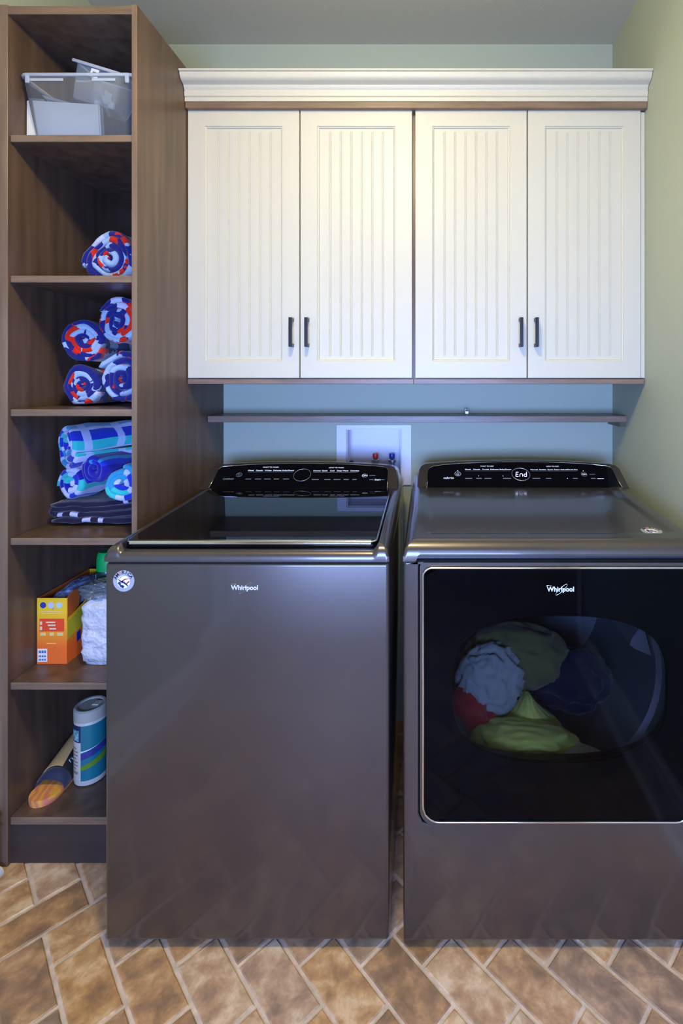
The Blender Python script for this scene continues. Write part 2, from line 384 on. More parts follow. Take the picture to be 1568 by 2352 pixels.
for (a, b_, lab, doors) in ((CX0, CXm, 'left cream two-door wall cabinet, above the washer and beside the tower', ((PX(431, FY), PX(687, FY), PX(671.5, FY)), (PX(689.5, FY), PX(946, FY), PX(707, FY)))),
                           (CXm+.0006, CX1, 'right cream two-door wall cabinet, above the dryer and against the right wall', ((PX(953.5, FY), PX(1209.5, FY), PX(1194, FY)), (PX(1212, FY), PX(1471, FY), PX(1229, FY))))):
    t = thing('wall_cabinet', lab, 'cabinet', ((a+b_)/2, 0, CZ0), group='cream wall cabinets')
    bm = bmesh.new(); th = .018
    box(bm, a, a+th, CY, -.001, CZ0, CZ1); box(bm, b_-th, b_, CY, -.001, CZ0, CZ1); box(bm, a+th, b_-th, CY, -.001, CZ0, CZ0+.02); box(bm, a+th, b_-th, CY, -.001, CZ1-.02, CZ1); box(bm, a+th, b_-th, -.01, -.001, CZ0+.02, CZ1-.02)
    obj('body', bm, M_wood, t)
    # exposed bottom edge in the same wood, slightly proud
    obj('bottom_rail', B(a, b_, CY-.0155, CY-.0005, CZ0, PZ(870.5, FY), bev=.001, seg=1), M_woodh, t)
    for (x0, x1, hx) in doors: door(t, x0, x1, hx, 0)
# white strip closing the gap between last door and the wall
tag(obj('filler_strip', B(PX(1472.5, FY), RX-.001, CY-.014, CY-.0005, PZ(868, FY), PZ(256, FY)), M_cream), 'narrow cream filler strip between right cabinet door and right wall', 'filler strip')

cr_ = thing('crown_molding', 'long cream stepped crown molding running above the wall cabinets', 'crown molding', (0, -.31, CZ1))
def arc(c, r, a0, a1, n): return [(c[0]+r[0]*math.cos(math.radians(a0+(a1-a0)*k/n)), c[1]+r[1]*math.sin(math.radians(a0+(a1-a0)*k/n))) for k in range(n+1)]
zb = PZ(233.5, -.345); zt = PZ(155, -.395); hh = zt-zb
pf = [(0, 0), (.008, 0), (.009, .14), (.0065, .17), (.0105, .19), (.0125, .36), (.0095, .385), (.010, .41)]
pf += [(.012, .44), (.0155, .485), (.017, .53), (.0185, .575), (.0225, .60), (.031, .63), (.0385, .67), (.0425, .72), (.0455, .79), (.0475, .87), (.0475, .895), (.051, .90), (.054, .92), (.055, .955), (.0535, .985), (.050, 1.0), (0, 1.0)]
bm = bmesh.new(); extrude_profile(bm, [(-.340-a, zb+b_*hh) for a, b_ in pf], CX0+.001, RX-.002)
box(bm, CX0+.001, RX-.002, -.340, -.30, zb+.002, zt-.001)
obj('crown_profile', bm, M_cream, cr_, smooth=True, angle=28)
obj('wood_rail', B(CX0+.001, RX-.002, -.345, -.29, PZ(248, -.345), zb, bev=.001, seg=1), M_woodh, cr_)

# ------------------------------------------------------------------ narrow wall ledge
ly = -.159
lz1, lz0 = PZ(955.5, ly), PZ(970, ly)
t = thing('wall_ledge', 'long thin brown ledge shelf on the wall behind washer and dryer', 'ledge shelf', (0, 0, lz0))
obj('board', B(TX3+.001, RX-.001, ly, -.001, lz0, lz1, bev=.001, seg=1), M_woodh, t)
obj('cleat', B(RX-.020, RX-.002, ly+.02, -.002, lz0-.02, lz0-.0005), M_wood, t)
c = P(1071, 952, -.04); bm = bmesh.new()
box(bm, c.x-.007, c.x+.007, -.06, -.03, lz1+.0003, lz1+.012, bev=.001, seg=1)
tube(bm, [(c.x-.006, -.045, lz1+.01), (c.x-.006, -.045, lz1+.024), (c.x+.006, -.045, lz1+.024), (c.x+.006, -.045, lz1+.01)], .0016, 6)
tag(obj('metal_clip', bm, M_steel), 'tiny grey metal clip standing on the long wall ledge', 'clip')

# ------------------------------------------------------------------ washer outlet box
t = thing('washer_outlet_box', 'white recessed plumbing outlet box in wall behind the washer', 'outlet box', ((OBX[0]+OBX[1])/2, 0, OBZ[0]))
bm = bmesh.new(); ox0, ox1, oz0, oz1 = PX(773.5, 0), PX(944, 0), PZ(1113, 0), PZ(976, 0)
inn = rrect(OBX[0], OBX[1], OBZ[0], OBZ[1], .002, 2); outr = rrect(ox0, ox1, oz0, oz1, .003, 2)
ring(bm, outr, inn, -.007, -.0005); obj('frame', bm, M_plastic, t)
bm = bmesh.new(); e = .001
x0, x1, z0, z1 = OBX[0]+e, OBX[1]-e, OBZ[0]+e, OBZ[1]-e
for bx_ in ((x0, x0+.003, -.0004, .09, z0, z1), (x1-.003, x1, -.0004, .09, z0, z1), (x0+.003, x1-.003, -.0004, .09, z0, z0+.003), (x0+.003, x1-.003, -.0004, .09, z1-.003, z1), (x0, x1, .09, .093, z0, z1)): box(bm, *bx_)
obj('recess', bm, M_plastic, t)
for px, mm, nm in ((862, M_red, 'red tipped valve'), (900, M_blue, 'blue tipped valve')):
    Yv = .05; x = PX(px, Yv); zz = PZ(1041, Yv); bm = bmesh.new()
    s = (D+Yv)/FPX
    lathe(bm, [(.001, z0+.004), (.012, z0+.004), (.012, z0+.03), (.016, z0+.031), (.016, z0+.042), (.011, z0+.044), (.011, zz-.040), (.0165, zz-.039), (.0165, zz-.027), (.009, zz-.022), (.001, zz-.021)], x, Yv, 20)
    v = obj('valve', bm, M_steel, t, smooth=True, angle=35); v['label'] = nm
    bm = bmesh.new(); lathe(bm, [(.001, zz-.021), (.0115, zz-.021), (.0125, zz-.008), (.011, zz-.001), (.001, zz)], x, Yv, 20); obj('cap', bm, mm, v, smooth=True, angle=40)
bm = bmesh.new(); c = P(807, 1060, .04); box(bm, c.x-.008, c.x+.008, .03, .045, z0+.004, PZ(1058, .04), bev=.002); obj('drain_knob', bm, M_rubber, t)

# ------------------------------------------------------------------ appliances
def smooth01(t): t = max(0, min(1, t)); return t*t*(3-2*t)
def coords(a, b, zone_a, zone_b, fine, coarse):
    out = []; x = a
    while x < b-1e-6:
        out.append(x); x += fine if (x < a+zone_a or x > b-zone_b) else min(coarse, max(fine, b-zone_b-x))
    out.append(b); return out
def heightfield(bm, x0, x1, y0, y1, hfun, skirt, xs, ys):
    V = [[bm.verts.new((x, y, hfun(x, y))) for x in xs] for y in ys]
    for a, b in zip(V, V[1:]):
        for i in range(len(xs)-1): bm.faces.new((a[i], a[i+1], b[i+1], b[i]))
    border = V[0]+[r[-1] for r in V[1:]]+V[-1][-2::-1]+[r[0] for r in V[-2:0:-1]]
    low = [bm.verts.new((v.co.x, v.co.y, skirt(v.co.x, v.co.y))) for v in border]
    n = len(border)
    for i in range(n):
        j = (i+1) % n; bm.faces.new((border[j], border[i], low[i], low[j]))
def sdf_rr(x, y, x0, x1, y0, y1, r):
    """distance inside a rounded rectangle (positive inside)"""
    cx, cy, hx, hy = (x0+x1)/2, (y0+y1)/2, (x1-x0)/2-r, (y1-y0)/2-r
    qx, qy = abs(x-cx)-hx, abs(y-cy)-hy
    return -(math.hypot(max(qx, 0), max(qy, 0))+min(max(qx, qy), 0)-r)
def console(t, outer_px, inner_px, org, nrm, yback, zbot):
    up = Vector((0, -nrm.z, nrm.y)); up = up if up.z > 0 else -up
    out = [on_plane(x, y, org, nrm) for x, y in outer_px]; inn = [on_plane(x, y, org, nrm) for x, y in inner_px]
    cen = sum(out, Vector())/len(out)
    bm = bmesh.new()
    for p in (out[0], out[-1]): p.z = min(p.z, zbot+.0005)
    rim = [o_+(cen-o_).normalized()*.004 - nrm*0 for o_ in out]
    l0 = [p.copy() for p in rim]
    l1 = [o_ + Vector((0, .004, -.001)) for o_ in out]
    l2 = [Vector((o_.x, yback, max(zbot, o_.z-.012))) for o_ in out]
    l1b = [a.lerp(b, .5)+Vector((0, 0, .003)) for a, b in zip(l1, l2)]
    # rounded lip
    l05 = [a.lerp(b, .5)+nrm*(.0015) for a, b in zip(l0, l1)]
    loft(bm, [l0, l05, l1, l1b, l2])
    obj('console_surround', bm, M_gun, t, smooth=True, angle=40)
    bm = bmesh.new(); loft(bm, [[p+nrm*.0005 for p in inn], [p+nrm*.0032 for p in inn]])
    gl = obj('control_panel', bm, M_blackg, t)
    bm = bmesh.new(); tube(bm, [p+nrm*.0032 for p in inn], .0011, 6); obj('panel_edge', bm, M_chrome, t, smooth=True)
    return gl, up
M_logo = mat('brushed_logo_metal', (0.85, 0.85, 0.86), 0.38, metal=0.5)
def logo(parent, org, size):
    """chrome lettering with a swooping ring"""
    bm = bmesh.new(); M = frame(org, (1,0,0), (0,0,1))
    add_text(bm, 'Whirlpool', size, M, ext=.0012, bold=.0004)
    o = obj('logo_letters', bm, M_logo, parent)
    bm = bmesh.new(); s = size
    pts = []
    for k in range(40):
        a = 2*math.pi*k/40; u, v = 1.25*s*math.cos(a), .26*s*math.sin(a)
        ca, sa = math.cos(math.radians(43)), math.sin(math.radians(43))
        pts.append(M @ Vector((u*ca-v*sa+.12*s, u*sa+v*ca-.02*s, .0012)))
    tube(bm, pts, .0005, 6, closed=True); obj('logo_ring', bm, M_chrome, parent, smooth=True)
    bm = bmesh.new(); tube(bm, [M @ Vector((s*(-2.25+.9*k/10), s*(.52+.10*math.sin(math.pi*k/10)), .001)) for k in range(11)], .0009, 6); obj('logo_swoosh', bm, M_chrome, parent, smooth=True)
M_badge = mat('pearl_badge', (0.36, 0.37, 0.42), 0.3, coat=.5)
M_navy = mat('navy_print', (0.01, 0.012, 0.12), 0.5); M_redp = mat('red_print', (0.45, 0.02, 0.03), 0.5)
M_orangep = mat('orange_print', (0.62, 0.15, 0.09), 0.5); M_whitep = mat('bright_white_print', (0.85, 0.85, 0.88), 0.5); M_blackp = mat('black_print', (.012, .012, .02), .5)
def badge(label, M, r):
    t = thing('round_badge', label, 'badge', M.translation, group='round flag badges')
    def disc(bm, cx, cy, rr, z0, z1, mi=0, n=40, sq=1.0):
        lo = [[M @ Vector((cx+rr*math.cos(2*math.pi*k/n), cy+sq*rr*math.sin(2*math.pi*k/n), z)) for k in range(n)] for z in (z0, z1)]
        loft(bm, lo, mi=mi)
    bm = bmesh.new(); disc(bm, 0, 0, r, .0002, .0012); obj('disc', bm, M_badge, t)
    bm = bmesh.new(); R = r*.60; cx, cy = 0, -.09*r; disc(bm, cx, cy, R, .0013, .0016, 0)
    def inside(p): return (p[0]-cx)**2+(p[1]-cy)**2 <= R*R*.97
    def strip(pts, wd, mi):
        a, b_ = [], []
        for i, p in enumerate(pts):
            q0, q1 = pts[max(0, i-1)], pts[min(len(pts)-1, i+1)]
            d = Vector((q1[0]-q0[0], q1[1]-q0[1])).normalized(); n = Vector((-d.y, d.x))*wd(i/(len(pts)-1))/2
            a.append((p[0]+n.x, p[1]+n.y)); b_.append((p[0]-n.x, p[1]-n.y))
        lo = a+b_[::-1]
        loft(bm, [[M @ Vector((x, y, .0016)) for x, y in lo], [M @ Vector((x, y, .0019)) for x, y in lo]], mi=mi)
    q = lambda L: [(cx+x*R, cy+y*R) for x, y in L]
    strip(q([(-.62, .52), (-.45, .74), (-.1, .95), (.2, .97)]), lambda t_: .10*R*(1.1-t_), 1)
    strip(q([(-.28, -.02), (-.05, .27), (.3, .45), (.82, .50)]), lambda t_: .22*R*(1.15-.7*t_), 1)
    strip(q([(.45, -.38), (.6, -.12), (.9, .1)]), lambda t_: .2*R, 1)
    strip(q([(-.82, .42), (-.45, .12), (-.2, .0), (.1, -.1), (.45, -.42), (.72, -.68)]), lambda t_: R*(.08+.20*math.sin(math.pi*t_)), 2)
    strip(q([(-.82, -.1), (-.55, -.25), (-.35, -.6), (.05, -.82)]), lambda t_: .42*R, 2)
    # star
    st = [(cx+R*(-.25+(.24 if k % 2 == 0 else .11)*math.sin(math.pi*k/5)), cy+R*(-.32+(.24 if k % 2 == 0 else .11)*math.cos(math.pi*k/5))) for k in range(10)]
    bm.faces.new([bm.verts.new(M @ Vector((x, y, .0021))) for x, y in st]).material_index = 0
    obj('flag_globe', bm, [M_whitep, M_redp, M_navy], t)
    bm = bmesh.new()
    for k, ch in enumerate('AMERICA'):
        a = math.radians(158-k*21.5); rr = .80*r
        X = Vector((math.sin(a), -math.cos(a), 0)); U = Vector((math.cos(a), math.sin(a), 0))
        L = Matrix((X, U, Vector((0,0,1)))).transposed().to_4x4(); L.translation = Vector((rr*math.cos(a), rr*math.sin(a), .0014))
        add_text(bm, ch, r*.42, M @ L, ext=.0002, mi=1 if k == 2 else 0, bold=.0003)
    obj('badge_letters', bm, [M_blackp, M_orangep], t)
def plane_text(bm, s, px, py, org, nrm, up, size, mi=0, align='CENTER', bold=0.0):
    p = on_plane(px, py, org, nrm)+nrm*.0036
    add_text(bm, s, size, frame(p, (1,0,0), up), align=align, ext=.0002, mi=mi, bold=bold)
def circle_on(bm, px, py, org, nrm, up, r, wire, mi=0):
    p = on_plane(px, py, org, nrm)+nrm*.0036
    tube(bm, [p+Vector((1,0,0))*r*math.cos(2*math.pi*k/36)+up*r*math.sin(2*math.pi*k/36) for k in range(36)], wire, 6, closed=True, mi=mi)
def bar_on(bm, px0, px1, py, org, nrm, up, hgt, mi=0):
    a = on_plane(px0, py, org, nrm)+nrm*.0036; b_ = on_plane(px1, py, org, nrm)+nrm*.0036
    loft(bm, [[p+up*hgt/2, p-up*hgt/2, p-up*hgt/2+nrm*.0002, p+up*hgt/2+nrm*.0002] for p in (a, b_)], mi=mi)

# ---- washer
AY = -.859
WX0, WX1 = PX(240.5, AY), PX(893.5, AY)
ws = thing('washing_machine', 'dark silver top-loading washer with black glass lid, left of the dryer', 'washing machine', ((WX0+WX1)/2, -.48, 0))
BT = PZ(1293, AY)
obj('body', B(WX0, WX1, AY, -.11, .022, BT, bev=.009, seg=4), M_gun, ws, smooth=True, angle=30)
for x in (WX0+.06, WX1-.06):
    for y in (AY+.07, -.17):
        bm = bmesh.new(); lathe(bm, [(.001, 0), (.024, 0), (.024, .012), (.012, .014), (.012, .03), (.001, .03)], x, y, 16); obj('foot', bm, M_rubber, ws)
WR0 = .034
def wplane(y): return 1.010+(y+.83)/.515*.023
def wh(x, y):
    side = min(x-WX0, WX1-x)
    full = wplane(y)
    # side rails full height; between them an open front rim, lower
    s = smooth01((side-.027)/.014)
    rim = .994
    inner = full-.035
    fr = smooth01((y-(AY+.022))/.006)
    mid = rim*(1-fr)+inner*fr
    # corner sweep
    h = full*(1-s)+mid*s
    e = sdf_rr(x, y, WX0, WX1, AY-.003, .2, .012)
    r = .026 if s < .5 else .020
    r = .027*(1-s)+.019*s
    e = max(e, 0)
    if e < r: h -= r-math.sqrt(max(0, r*r-(r-e)**2))
    return max(h, .9705)
bm = bmesh.new()
xs = coords(WX0, WX1, .05, .05, .0022, .03); ys = coords(AY-.003, -.11, .05, .0, .0020, .03)
heightfield(bm, WX0, WX1, AY, -.11, wh, lambda x, y: .9690, xs, ys)
obj('top_frame', bm, M_gun, ws, smooth=True, angle=50)
# dark joint line between body and top
obj('seam_gasket', B(WX0+.006, WX1-.006, AY+.006, -.12, BT-.003, .9695), M_gund, ws)
# lid
LX0, LX1, LY0, LY1 = WX0+.036, WX1-.036, AY+.030, -.318
def lid_loop(ins, dz): 
    pts = []
    for x, y in rrect(LX0+ins, LX1-ins, LY0+ins, LY1-ins, .014, 4): pts.append((x, y, wplane(y)+.002+dz))
    return pts
bm = bmesh.new(); loft(bm, [lid_loop(.002, -.022), lid_loop(0, -.018), lid_loop(0, -.002), lid_loop(.002, 0)]); lid = obj('lid', bm, M_blackg, ws)
bm = bmesh.new(); tube(bm, [(x, y, z) for x, y, z in lid_loop(-.0005, -.003)], .0028, 8, closed=True); obj('lid_trim', bm, M_chrome, lid, smooth=True)
bm = bmesh.new(); pr = [(0, .0015), (-.004, .001), (-.008, -.003), (-.008, -.008), (-.004, -.011), (0, -.011)]
loft(bm, [[(x, LY0+a*(1 if 0 else 1), wplane(LY0)+.002+b_) for a, b_ in pr] for x in (LX0+.012, LX1-.012)]); obj('lid_handle', bm, M_chrome, lid, smooth=True, angle=60)
obj('lid_well', B(LX0-.004, LX1+.004, LY0-.004, -.315, wplane(LY0)-.034, wplane(LY0)-.024), M_gund, ws)
# console
w_out = [(455, 1124.5), (466, 1108), (478, 1086), (486, 1074), (497, 1069), (520, 1066.5), (560, 1064), (600, 1062.3), (650, 1061.2), (700, 1061), (750, 1061.6), (800, 1063), (860, 1066.5), (897, 1070), (907, 1074), (911, 1083), (913, 1100), (914, 1124)]
w_inn = [(480, 1121.5), (492, 1100), (501, 1081), (507, 1075), (516, 1072.6), (560, 1069.5), (600, 1067.5), (650, 1066.2), (700, 1065.8), (750, 1066.5), (800, 1068), (850, 1071), (879, 1073.5), (888, 1077), (891, 1083), (890, 1100), (889, 1121.5)]
worg = Vector((-.45, -.315, 1.0325)); wup = Vector((0, .115, .075)).normalized(); wn = Vector((1,0,0)).cross(wup)
gl, up = console(ws, w_out, w_inn, worg, wn, -.12, 1.030)
bm = bmesh.new(); T = lambda s, px, py, sz, mi=0, bold=0.0002: plane_text(bm, s, px, py, worg, wn, wup, sz, mi, bold=bold)
T('WHAT TO WASH', 622, 1075, .0075)
for s_, px in (('Mixed', 576.5), ('Casuals', 596), ('Whites', 616), ('Delicates', 637), ('Bulky/Sheets', 662)): T(s_, px, 1082.3, .0085)
T('HOW TO WASH', 772.5, 1076, .0075)
for s_, px in (('Normal', 728), ('Quick', 745.5), ('Cold', 763), ('Deep Water', 787), ('Colorlast', 814.5)): T(s_, px, 1083, .0085)
T('CABRIO', 524.5, 1102, .011, 1)
T('ON', 837.5, 1094, .013, 0, .0004)
T('Start', 867, 1103.5, .011)
for a, b_ in ((564, 577), (586, 600), (607, 622), (629, 641), (650, 664)): bar_on(bm, a, b_, 1102, worg, wn, wup, .004, 1)
for a, b_ in ((716, 732), (745, 759), (766, 782), (789, 801), (809, 819)): bar_on(bm, a, b_, 1103, worg, wn, wup, .004, 1)
for a, b_ in ((848, 862), (848, 858), (875, 883)): bar_on(bm, a, b_, 1094 if b_ == 862 else 1103.5, worg, wn, wup, .0025, 1)
bar_on(bm, 569, 673, 1085.8, worg, wn, wup, .0009, 1); bar_on(bm, 718, 823, 1086.5, worg, wn, wup, .0009, 1)
circle_on(bm, 549.5, 1092, worg, wn, wup, .010, .0008, 1); circle_on(bm, 549.5, 1092, worg, wn, wup, .004, .0007, 1); circle_on(bm, 837.5, 1094, worg, wn, wup, .010, .0005, 1)
obj('printed_labels', bm, [M_print, M_dimprint], gl)
bm = bmesh.new(); circle_on(bm, 694, 1092.5, worg, wn, wup, .031, .0009); obj('display_ring', bm, M_steel, gl, smooth=True)
# right hinge cover of console and logo
logo(ws, P(562, 1350, AY), .0160)
badge('round flag badge on the washer front, upper left corner', frame(P(284.5, 1334, AY), (1,0,0), (0,0,1)), .0265)

# ---- dryer
DX0, DX1 = PX(925.5, AY), .703
dr = thing('clothes_dryer', 'dark silver front-loading dryer with big black glass door, against right wall', 'clothes dryer', ((DX0+DX1)/2, -.48, 0))
DT = PZ(1288, AY); HX0 = PX(961, AY); HX1 = DX1-(HX0-DX0); HZ0 = PZ(1897, AY); HZ1 = DT-.002
bm = bmesh.new()
outl = rrect(DX0, DX1, .02, DT, .0008, 2)
inl = rrect(HX0, HX1, HZ0, HZ1-.001, (.03, .03, .002, .002), 2)
def lp3(pts, y, ins=0):
    cx, cz = (DX0+DX1)/2, (.02+DT)/2
    return [(x+math.copysign(ins, cx-x), y, z+math.copysign(ins, cz-z)) for x, z in pts]
r_ = .009
loft(bm, [lp3(inl, AY+.035), lp3(inl, AY+.002), [(x+(-.002 if x < .3 else .002), AY, z-.002 if z < .6 else z) for x, z in inl], lp3(outl, AY, r_), lp3(outl, AY+.0012, r_*.55), lp3(outl, AY+.004, r_*.2), lp3(outl, AY+r_, 0), lp3(outl, -.11, 0)], cap=False)
bm.faces.new([bm.verts.new(p) for p in lp3(outl, -.11)])
obj('body', bm, M_gun, dr, smooth=True, angle=32)
for x in (DX0+.06, DX1-.06):
    for y in (AY+.07, -.17):
        bm = bmesh.new(); lathe(bm, [(.001, 0), (.024, 0), (.024, .012), (.012, .014), (.012, .03), (.001, .03)], x, y, 16); obj('foot', bm, M_rubber, dr)
def dplane(y): return 1.020+(y+.83)/.515*.022
def dh(x, y):
    side = min(x-DX0, DX1-x)
    dish = .004*smooth01((side-.05)/.03)*smooth01((y-(AY+.05))/.03)
    h = dplane(y)-dish
    e = max(0, sdf_rr(x, y, DX0, DX1, AY-.008, .2, .012)); r = .034
    if e < r: h -= (r-math.sqrt(max(0, r*r-(r-e)**2)))
    return h
def dsk(x, y):
    side = min(x-DX0, DX1-x)
    return .9715+.018*smooth01((side-.03)/.012) if y < AY+.03 else .9715
bm = bmesh.new(); xs = coords(DX0, DX1, .09, .09, .003, .04); ys = coords(AY-.008, -.11, .09, 0, .0025, .03)
heightfield(bm, DX0, DX1, AY, -.11, dh, dsk, xs, ys); obj('top_panel', bm, M_gun, dr, smooth=True, angle=60)
bm = bmesh.new(); box(bm, HX0-.012, HX1+.012, AY+.018, AY+.03, DT-.004, 1.0); box(bm, DX0+.006, DX1-.006, AY+.02, -.12, DT-.002, .972); obj('finger_recess', bm, M_gund, dr)  # near-black plates; the shadow band above the door is in their colour
# door
dX0, dX1, dZ0, dZ1 = PX(971, AY-.012), HX1-.012, PZ(1890, AY-.012), PZ(1305, AY-.012)
bm = bmesh.new()
fo = rrect(HX0+.003, HX1-.003, HZ0+.003, HZ1-.001, (.045, .045, .012, .012), 8); fi = rrect(dX0+.001, dX1-.001, dZ0+.001, dZ1-.001, (.040, .040, .022, .022), 8)
ring(bm, fo, fi, AY-.006, AY+.02); dd = obj('door', bm, M_gun, dr, smooth=True, angle=30)
bm = bmesh.new(); tr_ = rrect(dX0, dX1, dZ0, dZ1, (.041, .041, .023, .023), 8); tube(bm, [(x, AY-.010, z) for x, z in tr_], .0030, 8, closed=True); obj('door_trim', bm, M_chrome, dd, smooth=True)
bm = bmesh.new(); gi = rrect(dX0+.001, dX1-.001, dZ0+.001, dZ1-.001, (.040, .040, .022, .022), 8); slab(bm, gi, AY-.012, AY-.008); obj('door_glass', bm, M_tint, dd)
# black mask with the rounded viewing window
wx0, wx1, wz0, wz1 = PX(1038, AY), PX(1530, AY), PZ(1748, AY), PZ(1412, AY)
bm = bmesh.new(); inn = []
cx, cz, hx, hz = (wx0+wx1)/2, (wz0+wz1)/2, (wx1-wx0)/2, (wz1-wz0)/2
gi8 = rrect(dX0+.002, dX1-.002, dZ0+.002, dZ1-.002, (.038, .038, .021, .021), 8)
gi8 = []
for k in range(72):
    a = 2*math.pi*k/72; ca, sa = math.cos(a), math.sin(a)
    inn.append((cx+hx*math.copysign(abs(ca)**.78, ca), cz+hz*math.copysign(abs(sa)**.62, sa)))
    s = min((dX1-.002-cx)/ca if ca > 1e-6 else ((dX0+.002-cx)/ca if ca < -1e-6 else 9), (dZ1-.002-cz)/sa if sa > 1e-6 else ((dZ0+.002-cz)/sa if sa < -1e-6 else 9))
    gi8.append((cx+ca*s*.995, cz+sa*s*.995))
M_mask = mat('black_mask', (0.003, 0.003, 0.0035), 0.5, spec=.1)
ring(bm, gi8, inn, AY-.007, AY+.004); obj('door_mask', bm, M_mask, dd)
# window bowl lip and drum
M_drum = mat('grey_drum_metal', (0.20, 0.22, 0.25), 0.45, metal=.5)
bm = bmesh.new(); lo = []
for y, s in ((AY+.0045, 1.0), (AY+.03, 1.04), (AY+.05, 1.10)): lo.append([(cx+(x-cx)*s, y, cz+(z-cz)*s) for x, z in inn])
loft(bm, lo, cap=False); obj('door_bowl', bm, M_mask, dd, smooth=True)
bm = bmesh.new(); dcx, dcz, dR = cx, .64, .285
lathe(bm, [(.30, AY+.055), (dR+.012, AY+.09), (dR, AY+.10), (dR, -.30), (.02, -.27)], dcx, 0, 48, cap=True, axis='Y', cz=dcz)
bm.faces.ensure_lookup_table(); bmesh.ops.delete(bm, geom=[f for f in bm.faces if len(f.verts) == 48 and f.calc_center_median().y < -.5], context='FACES')
drum = obj('drum', bm, M_drum, dr, smooth=True, angle=40)
for a0 in (15, 135, 255):
    bm = bmesh.new(); a = math.radians(a0); lo = []
    for y in (AY+.12, -.33):
        q = []
        for (da, rr) in ((-.16, dR-.002), (-.06, dR-.045), (.0, dR-.055), (.06, dR-.045), (.16, dR-.002)): q.append((dcx+rr*math.cos(a+da), y, dcz+rr*math.sin(a+da)))
        lo.append(q)
    loft(bm, lo); obj('drum_baffle', bm, M_drum, dr, smooth=True, angle=50)
d_out = [(957.5, 1122.5), (959, 1100), (962, 1078), (966, 1071), (976, 1066), (1010, 1063), (1050, 1060.5), (1100, 1058.8), (1150, 1057.8), (1196, 1057.5), (1250, 1058.3), (1300, 1060), (1350, 1062.8), (1400, 1066.5), (1414, 1069.5), (1423, 1077), (1432, 1094), (1446, 1122.5)]
d_inn = [(980, 1120.5), (981, 1100), (982, 1084), (985, 1077), (993, 1072.5), (1015, 1069), (1050, 1066.2), (1100, 1063.8), (1150, 1062.5), (1196, 1062), (1250, 1062.8), (1300, 1064.5), (1350, 1067.3), (1388, 1071), (1400, 1074), (1407, 1082), (1416, 1101), (1428, 1120.5)]
dorg = Vector((.3, -.325, 1.0385)); dup = Vector((0, .115, .073)).normalized(); dn = Vector((1,0,0)).cross(dup)
gl, up = console(dr, d_out, d_inn, dorg, dn, -.12, 1.036)
bm = bmesh.new(); T = lambda s, px, py, sz, mi=0, bold=0.0002: plane_text(bm, s, px, py, dorg, dn, dup, sz, mi, bold=bold)
T('WHAT TO DRY', 1118, 1072.6, .0072)
for s_, px in (('Mixed', 1074), ('Casuals', 1094), ('Towels', 1114.5), ('Delicates', 1135), ('Bulky/Sheets', 1160)): T(s_, px, 1080, .0085)
T('HOW TO DRY', 1268.5, 1073, .0072)
for s_, px in (('Normal', 1226), ('Sanitize', 1245.5), ('Quick', 1263), ('Steam Refresh', 1287.5), ('Timed Dry', 1314)): T(s_, px, 1080.5, .0085)
T('cabrio', 1030, 1099.5, .015)
T('ON', 1340.5, 1091, .011, 0, .0003)
for a, b_ in ((1068, 1084), (1093, 1106), (1112, 1128), (1155, 1173), (1222, 1240), (1253, 1265), (1315, 1326), (1356, 1367)): bar_on(bm, a, b_, 1100.5, dorg, dn, dup, .004, 1)
bar_on(bm, 1371, 1386, 1101, dorg, dn, dup, .003, 0); bar_on(bm, 1353, 1366, 1091, dorg, dn, dup, .002, 1)
bar_on(bm, 1068, 1171, 1083.3, dorg, dn, dup, .0009, 1); bar_on(bm, 1219, 1323, 1083.8, dorg, dn, dup, .0009, 1)
circle_on(bm, 1051, 1090, dorg, dn, dup, .0110, .0005, 0); circle_on(bm, 1051, 1090.3, dorg, dn, dup, .0048, .0006, 0); bar_on(bm, 1050.6, 1051.8, 1087.5, dorg, dn, dup, .006, 0)
circle_on(bm, 1340.5, 1091, dorg, dn, dup, .0108, .0004, 1)
obj('printed_labels', bm, [M_print, M_dimprint], gl)
bm = bmesh.new(); circle_on(bm, 1195.5, 1091, dorg, dn, dup, .0325, .0012); obj('display_ring', bm, M_steel, gl, smooth=True)
# the lit word End and the small indicator lights
def seg(lines, name):
    bm = bmesh.new()
    for pts in lines: tube(bm, [on_plane(x, y, dorg, dn)+dn*.0042 for x, y in pts], .0008, 6)
    obj(name, bm, M_led, gl)
seg([[(1190, 1086.5), (1184.5, 1086.5), (1184, 1096), (1190, 1096)], [(1184.3, 1091.2), (1189, 1091.2)]], 'lit_letter')
seg([[(1193, 1096.3), (1193.3, 1091.5), (1195.5, 1089.8), (1198.5, 1090.2), (1199.7, 1092), (1199.8, 1096.3)]], 'lit_letter')
seg([[(1208.3, 1086), (1208.6, 1096), (1204.5, 1096.2), (1202.6, 1094), (1203.5, 1091), (1208.4, 1090.4)]], 'lit_letter')
for px, py in ((1051, 1082.5), (1098.5, 1095), (1154.5, 1095.3), (1338.5, 1083.5), (1302.5, 1100.5)):
    bm = bmesh.new(); p = on_plane(px, py, dorg, dn)+dn*.0037
    loft(bm, [[p+Vector((1,0,0))*.0009*math.cos(k*math.pi/4)+dup*.0012*math.sin(k*math.pi/4)+dn*h for k in range(8)] for h in (0, .0004)])
    obj('indicator_light', bm, M_led, gl)
logo(dr, P(1287, 1353.5, AY-.0125), .0160)
c = on_plane(1495.5, 1216.5, Vector((0, -.83, dplane(-.83))), Vector((0, -.0427, 1)).normalized()); c.z = dh(c.x, c.y)+.0003
badge('round flag badge on top of the dryer near its right edge', frame(c, (.95, -.3, 0), (.3, .95, .05)), .0265)
